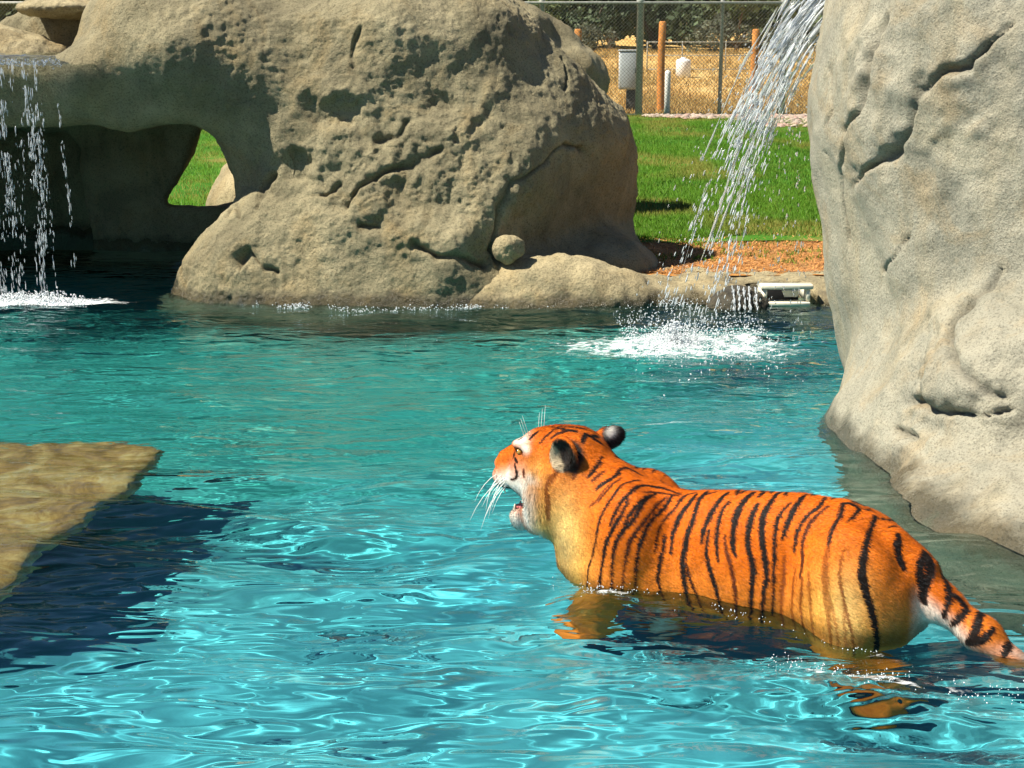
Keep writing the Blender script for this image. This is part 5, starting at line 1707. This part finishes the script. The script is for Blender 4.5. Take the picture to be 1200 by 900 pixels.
def build_jet():
    rng = np.random.RandomState(77)
    # strands: each leaves the spout with its own speed and spread
    P, Vv, Rd, St = [], [], [], []
    bund = [(-1.42, 0.05, -1.55, 0.02), (-1.58, -0.06, -1.35, 0.06), (-1.72, 0.02, -1.50, 0.10), (-1.86, 0.08, -1.42, 0.05), (-1.30, -0.08, -1.30, -0.10)]
    for s in range(46):
        k = s % 5
        bx, by, bz, bo = bund[k]
        vx, vy, vz = bx + rng.normal(0, 0.055), by + rng.normal(0, 0.05), bz + rng.normal(0.0, 0.07)
        x0, y0, z0 = 1.98 + rng.normal(0, 0.03), 9.5 + rng.normal(0, 0.10), 2.22 + bo + rng.normal(0, 0.05)
        T = 0.56
        m = 80
        t = np.sort(rng.rand(m)) * T
        gap = pn2(t * 14 + 9.1 * k, np.full(m, 0.37 * s), 55)            # clumps and gaps along each rope
        t = t[(gap > np.interp(t, [0, 0.2, 0.4, T], [-0.35, -0.10, 0.10, 0.14])) & (rng.rand(m) < np.interp(t, [0, 0.25, T], [0.9, 0.8, 0.6]))]
        wob = 0.018 * t / T
        sw = 0.10 * pn2(t * 7 + 3.1 * k, np.full(len(t), 0.23 * s), 58) * t / T
        x = x0 + vx * t + rng.normal(0, 1, len(t)) * wob + sw
        y = y0 + vy * t + rng.normal(0, 1, len(t)) * wob
        z = z0 + vz * t - 4.905 * t * t + rng.normal(0, 1, len(t)) * wob
        P.append(np.stack([x, y, z], 1))
        Vv.append(np.stack([np.full(len(t), vx), np.full(len(t), vy), vz - 9.81 * t], 1))
        Rd.append(rng.uniform(0.0020, 0.0058, len(t)))
        St.append(rng.uniform(3.0, 14.0, len(t)) * np.interp(t, [0, 0.25, T], [1.5, 1.0, 0.5]))
    P, Vv, Rd, St = map(np.concatenate, (P, Vv, Rd, St))
    ok = P[:, 2] > 0.0
    o = drops('water_jet', P[ok], Vv[ok], Rd[ok], St[ok], M['froth'])
    tag(o, 'white jet of water arcing off the pale boulder into the pool', 'waterfall', None, 'stuff')
    # ribbons: unbroken ropes of water in the upper half of the jet
    rr = random.Random(4)
    parts = []
    for s in range(74):
        vx, vy, vz = -rr.gauss(1.60, 0.17), rr.gauss(0, 0.10), -1.45 + rr.gauss(0, 0.14)
        x0, y0, z0 = 1.98 + rr.gauss(0, 0.06), 9.5 + rr.gauss(0, 0.13), 2.22 + rr.gauss(0, 0.13)
        t0 = rr.uniform(0, 0.40) ** 1.2 if s % 3 else rr.uniform(0.0, 0.15)
        t1 = t0 + rr.uniform(0.05, 0.16)
        m = 9
        ph = rr.uniform(0, 6.28)
        pts, rad = [], []
        r0 = rr.uniform(0.004, 0.0105)
        for k in range(m):
            t = t0 + (t1 - t0) * k / (m - 1)
            wob = 0.010 * math.sin(38 * t + ph)
            pts.append((x0 + vx * t + wob, y0 + vy * t + 0.008 * math.cos(31 * t + ph), max(0.01, z0 + vz * t - 4.905 * t * t)))
            rad.append(max(0.0006, r0 * math.sin(math.pi * (k + 0.3) / (m - 0.4)) ** 0.8 * (0.7 + 0.5 * math.sin(70 * t + 2 * ph))))
        parts.append(tube(pts, rad, 6))
    V, F = merge(*parts)
    o = mesh_ob('jet_ribbons', V, F, M['drops'])
    tag(o, 'clear ropes of water inside the jet near the pale boulder', 'waterfall', None, 'stuff')
    # spray of single drops around and right of the jet
    n = 800
    t = rng.uniform(0.15, 0.7, n)
    vx = -rng.uniform(0.05, 1.7, n)
    x = 1.95 + vx * t + rng.normal(0, 0.07, n)
    y = 9.5 + rng.normal(0, 0.28, n)
    z = 2.15 + rng.normal(0, 0.25, n) * t - 4.905 * t * t
    ok = z > 0.02
    Vv = np.stack([vx, 0 * vx, -9.81 * t], 1)
    o = drops('jet_spray', np.stack([x, y, z], 1)[ok], Vv[ok], rng.uniform(0.0025, 0.0060, n)[ok], rng.uniform(1.2, 4.5, n)[ok], M['drops'])
    tag(o, 'scattered drops falling beside the jet', 'spray', None, 'stuff')
    # splash crown and churned froth
    n = 2400
    r = np.abs(rng.normal(0, 1, n))
    th = rng.uniform(0, 6.28, n)
    x = 1.08 + 0.27 * r * np.cos(th); y = 9.46 + 0.20 * r * np.sin(th)
    hh = 0.15 * np.exp(-(r / 0.8) ** 2) * rng.rand(n) ** 2.0
    z = waves(x, y) + hh - 0.004
    o = drops('jet_splash', np.stack([x, y, z], 1), rng.normal(size=(n, 3)) + np.array((0, 0, 0.8)), rng.uniform(0.002, 0.008, n) * np.exp(-r * 0.15), rng.uniform(0.8, 1.8, n), M['foam'], True)
    tag(o, 'white splash where the jet strikes the pool', 'splash', None, 'stuff')
    # drops dancing on the water right of the splash
    n = 1800
    x = rng.uniform(0.75, 1.75, n); y = rng.normal(9.75, 0.45, n)
    z = waves(x, y) + 0.10 * rng.rand(n) ** 3
    o = drops('splash_drops', np.stack([x, y, z], 1), rng.normal(size=(n, 3)) + np.array((0, 0, 1.0)), rng.uniform(0.0025, 0.006, n), rng.uniform(0.8, 2.2, n), M['foam'], True)
    tag(o, 'small drops dancing on the water beside the splash', 'spray', None, 'stuff')

def build_left_fall():
    rng = np.random.RandomState(78)
    P, Vv, Rd, St = [], [], [], []
    xs_ = np.concatenate([rng.normal(-4.08, 0.04, 6), rng.normal(-3.93, 0.05, 12), rng.normal(-3.68, 0.045, 10), rng.uniform(-4.7, -4.0, 14), rng.uniform(-4.1, -3.45, 9)])
    for x0 in xs_:
        m = rng.randint(30, 90)
        t0 = rng.uniform(0.0, 0.25)
        t = t0 + (0.61 - t0) * rng.rand(m) ** 0.75
        gap = pn2(t * 16, np.full(m, x0 * 9.7), 57)
        t = t[gap > -0.10]
        m = len(t)
        dx = rng.normal(0.03, 0.05)
        x = x0 + dx * t / 0.6 + rng.normal(0, 0.004, m) * (0.3 + 3.0 * t)
        y = 11.30 - 0.30 * t + rng.normal(0, 0.02, m)
        z = 1.82 - 4.905 * t * t
        P.append(np.stack([x, y, z], 1)); Vv.append(np.stack([np.full(m, dx), np.full(m, -0.3), -9.81 * t - 0.4], 1))
        Rd.append(rng.uniform(0.0014, 0.0040, m)); St.append(rng.uniform(2.0, 12.0, m))
    P, Vv, Rd, St = map(np.concatenate, (P, Vv, Rd, St))
    ok = P[:, 2] > 0
    o = drops('cave_waterfall', P[ok], Vv[ok], Rd[ok], St[ok], M['froth'])
    tag(o, 'thin strands of water falling from the cave lip', 'waterfall', None, 'stuff')
    n = 420
    x = rng.uniform(-4.7, -3.42, n); y = 11.31 + rng.normal(0, 0.025, n)
    z = 1.825 + rng.normal(0, 0.018, n)
    o = drops('lip_sparkle', np.stack([x, y, z], 1), np.tile(np.array((0.0, -0.5, -1.0)), (n, 1)) + 0.5 * rng.normal(size=(n, 3)), rng.uniform(0.003, 0.010, n), rng.uniform(0.8, 2.0, n), M['drops'], True)
    tag(o, 'glittering water spilling over the lip of the cave', 'spill', None, 'stuff')
    n = 2600
    x = rng.uniform(-4.7, -3.25, n); y = 11.12 + rng.normal(0, 0.10, n)
    e = sst(-3.2, -3.6, x)
    z = waves(x, y) + 0.07 * rng.rand(n) ** 3 * e
    ok = rng.rand(n) < 0.25 + 0.75 * e
    o = drops('fall_splash', np.stack([x, y, z], 1)[ok], rng.normal(size=(n, 3))[ok] + np.array((0, 0, 0.8)), rng.uniform(0.003, 0.011, n)[ok], rng.uniform(0.8, 1.8, n)[ok], M['foam'], True)
    tag(o, 'white froth at the foot of the cave waterfall', 'splash', None, 'stuff')
def build_small_splashes():
    rng = np.random.RandomState(79)
    ca, sa = math.cos(T_ANG), math.sin(T_ANG)
    def loc(a, b):
        return T_LOC.x + a * ca - b * sa, T_LOC.y + a * sa + b * ca
    # at the chest, and the churned arc behind the haunch
    n = 90
    a, b = rng.normal(0.40, 0.085, n), rng.normal(0.26, 0.045, n)
    x, y = loc(a, b)
    z = waves(x, y) + 0.03 * rng.rand(n) ** 3
    o = drops('chest_splash', np.stack([x, y, z], 1), rng.normal(size=(n, 3)), rng.uniform(0.0012, 0.0034, n), rng.uniform(0.8, 1.6, n), M['foam'], True)
    tag(o, 'sparkling drops thrown up beside the tiger shoulder', 'splash', None, 'stuff')
    n = 330
    t = rng.rand(n)
    a = -0.25 - 0.85 * t + rng.normal(0, 0.02, n)
    b = 0.44 + 0.10 * np.sin(t * 3.14) + rng.normal(0, 0.045, n)
    x, y = loc(a, b)
    z = waves(x, y) + 0.022 * rng.rand(n) ** 3
    keep = pn2(x * 7, y * 7, 41) > -0.15
    o = drops('wake_splash', np.stack([x, y, z], 1)[keep], rng.normal(size=(n, 3))[keep], rng.uniform(0.0010, 0.0034, n)[keep], rng.uniform(0.8, 1.6, n)[keep], M['foam'], True)
    tag(o, 'churned line of bubbles in the wake beside the haunch', 'splash', None, 'stuff')
    # where the coat meets the water
    n = 60
    a = np.concatenate([rng.normal(-0.05, 0.05, 20), rng.normal(-0.5, 0.06, 20), rng.uniform(-0.5, 0.3, 20)])
    b = 0.222 + np.abs(rng.normal(0, 0.02, n))
    x, y = loc(a, b)
    z = waves(x, y) + 0.004
    o = drops('flank_bubbles', np.stack([x, y, z], 1), rng.normal(size=(n, 3)), rng.uniform(0.0012, 0.0032, n), rng.uniform(0.8, 1.4, n), M['foam'], True)
    tag(o, 'tiny bubbles along the waterline of the tiger flank', 'bubbles', None, 'stuff')
    # lapping froth along the far ledge
    n = 2600
    x = rng.uniform(-2.3, 1.6, n)
    y = 10.93 + 0.10 * np.sin(x * 1.7) + 0.06 * pn2(x * 3, 0 * x, 44) + 0.25 * sst(-1.5, -2.5, x) + rng.normal(0, 0.035, n)
    z = waves(x, y) + 0.03 * rng.rand(n) ** 2
    keep = pn2(x * 4.5, 0 * x + 3, 43) + 0.25 > rng.rand(n) * 0.8
    o = drops('ledge_froth', np.stack([x, y, z], 1)[keep], rng.normal(size=(n, 3))[keep], rng.uniform(0.002, 0.007, n)[keep], rng.uniform(0.8, 1.6, n)[keep], M['foam'], True)
    tag(o, 'white froth lapping along the foot of the far ledge', 'froth', None, 'stuff')
build_jet()
build_left_fall()
build_small_splashes()

# ================================================================== SKIMMER
def build_skimmer():
    x, y = 2.10, 10.98
    e = empty('pool_skimmer', (x, y, 0.02))
    cream = plain('cream_plastic', (0.78, 0.73, 0.58), 0.45, 10, 0.08)
    dark = plain('skimmer_dark', (0.02, 0.02, 0.02), 0.8, 10, 0.2)
    parts = (('lintel', (0, 0, 0.135), (0.40, 0.10, 0.035), cream), ('sill', (0, -0.01, 0.005), (0.36, 0.10, 0.03), cream),
             ('side_wall', (-0.165, 0.10, 0.068), (0.03, 0.28, 0.094), cream), ('side_wall', (0.165, 0.10, 0.068), (0.03, 0.28, 0.094), cream),
             ('back_panel', (0, 0.27, 0.036), (0.30, 0.02, 0.158), dark))
    for nme, c, s, m in parts:
        V, F = box_vf(c, s, 0.006)
        mesh_ob(nme, V, F, m, e)
    V = [(-0.055, 0.03, 0.095), (0.085, 0.03, 0.095), (0.065, 0.03, 0.045), (-0.035, 0.03, 0.045)]
    V = [(a + 0.03, b, c) for a, b, c in V] + [(a + 0.03, b + 0.02, c) for a, b, c in V]
    mesh_ob('weir_flap', V, [(0, 3, 2, 1), (4, 5, 6, 7), (0, 1, 5, 4), (1, 2, 6, 5), (2, 3, 7, 6), (3, 0, 4, 7)], cream, e, False)
    tag(e, 'cream plastic skimmer box set into the pool rim', 'skimmer')
build_skimmer()

# wet dark notch with a trickle, left of the skimmer
small_rock('wet_rock', (1.74, 11.0, -0.02), (0.24, 0.20, 0.17), 131, rock_mat('wet_dark_rock', (0.035, 0.032, 0.025), (0.07, 0.062, 0.045), (0.12, 0.105, 0.075), 50, wet=False), 'dark wet rock with trickles left of the skimmer', h=0.02, amp=0.03)
rng = np.random.RandomState(5)
n = 160
x = rng.choice([1.68, 1.72, 1.76, 1.80, 1.85], n) + rng.normal(0, 0.006, n)
tt = rng.rand(n)
P = np.stack([x, 10.90 - 0.12 * tt, 0.16 - 0.16 * tt], 1)
o = drops('trickle', P, np.tile(np.array((0, -0.3, -1.0)), (n, 1)), rng.uniform(0.003, 0.006, n), rng.uniform(2, 4, n), M['froth'])
tag(o, 'thin white trickles running down the dark wet rock', 'trickle', None, 'stuff')
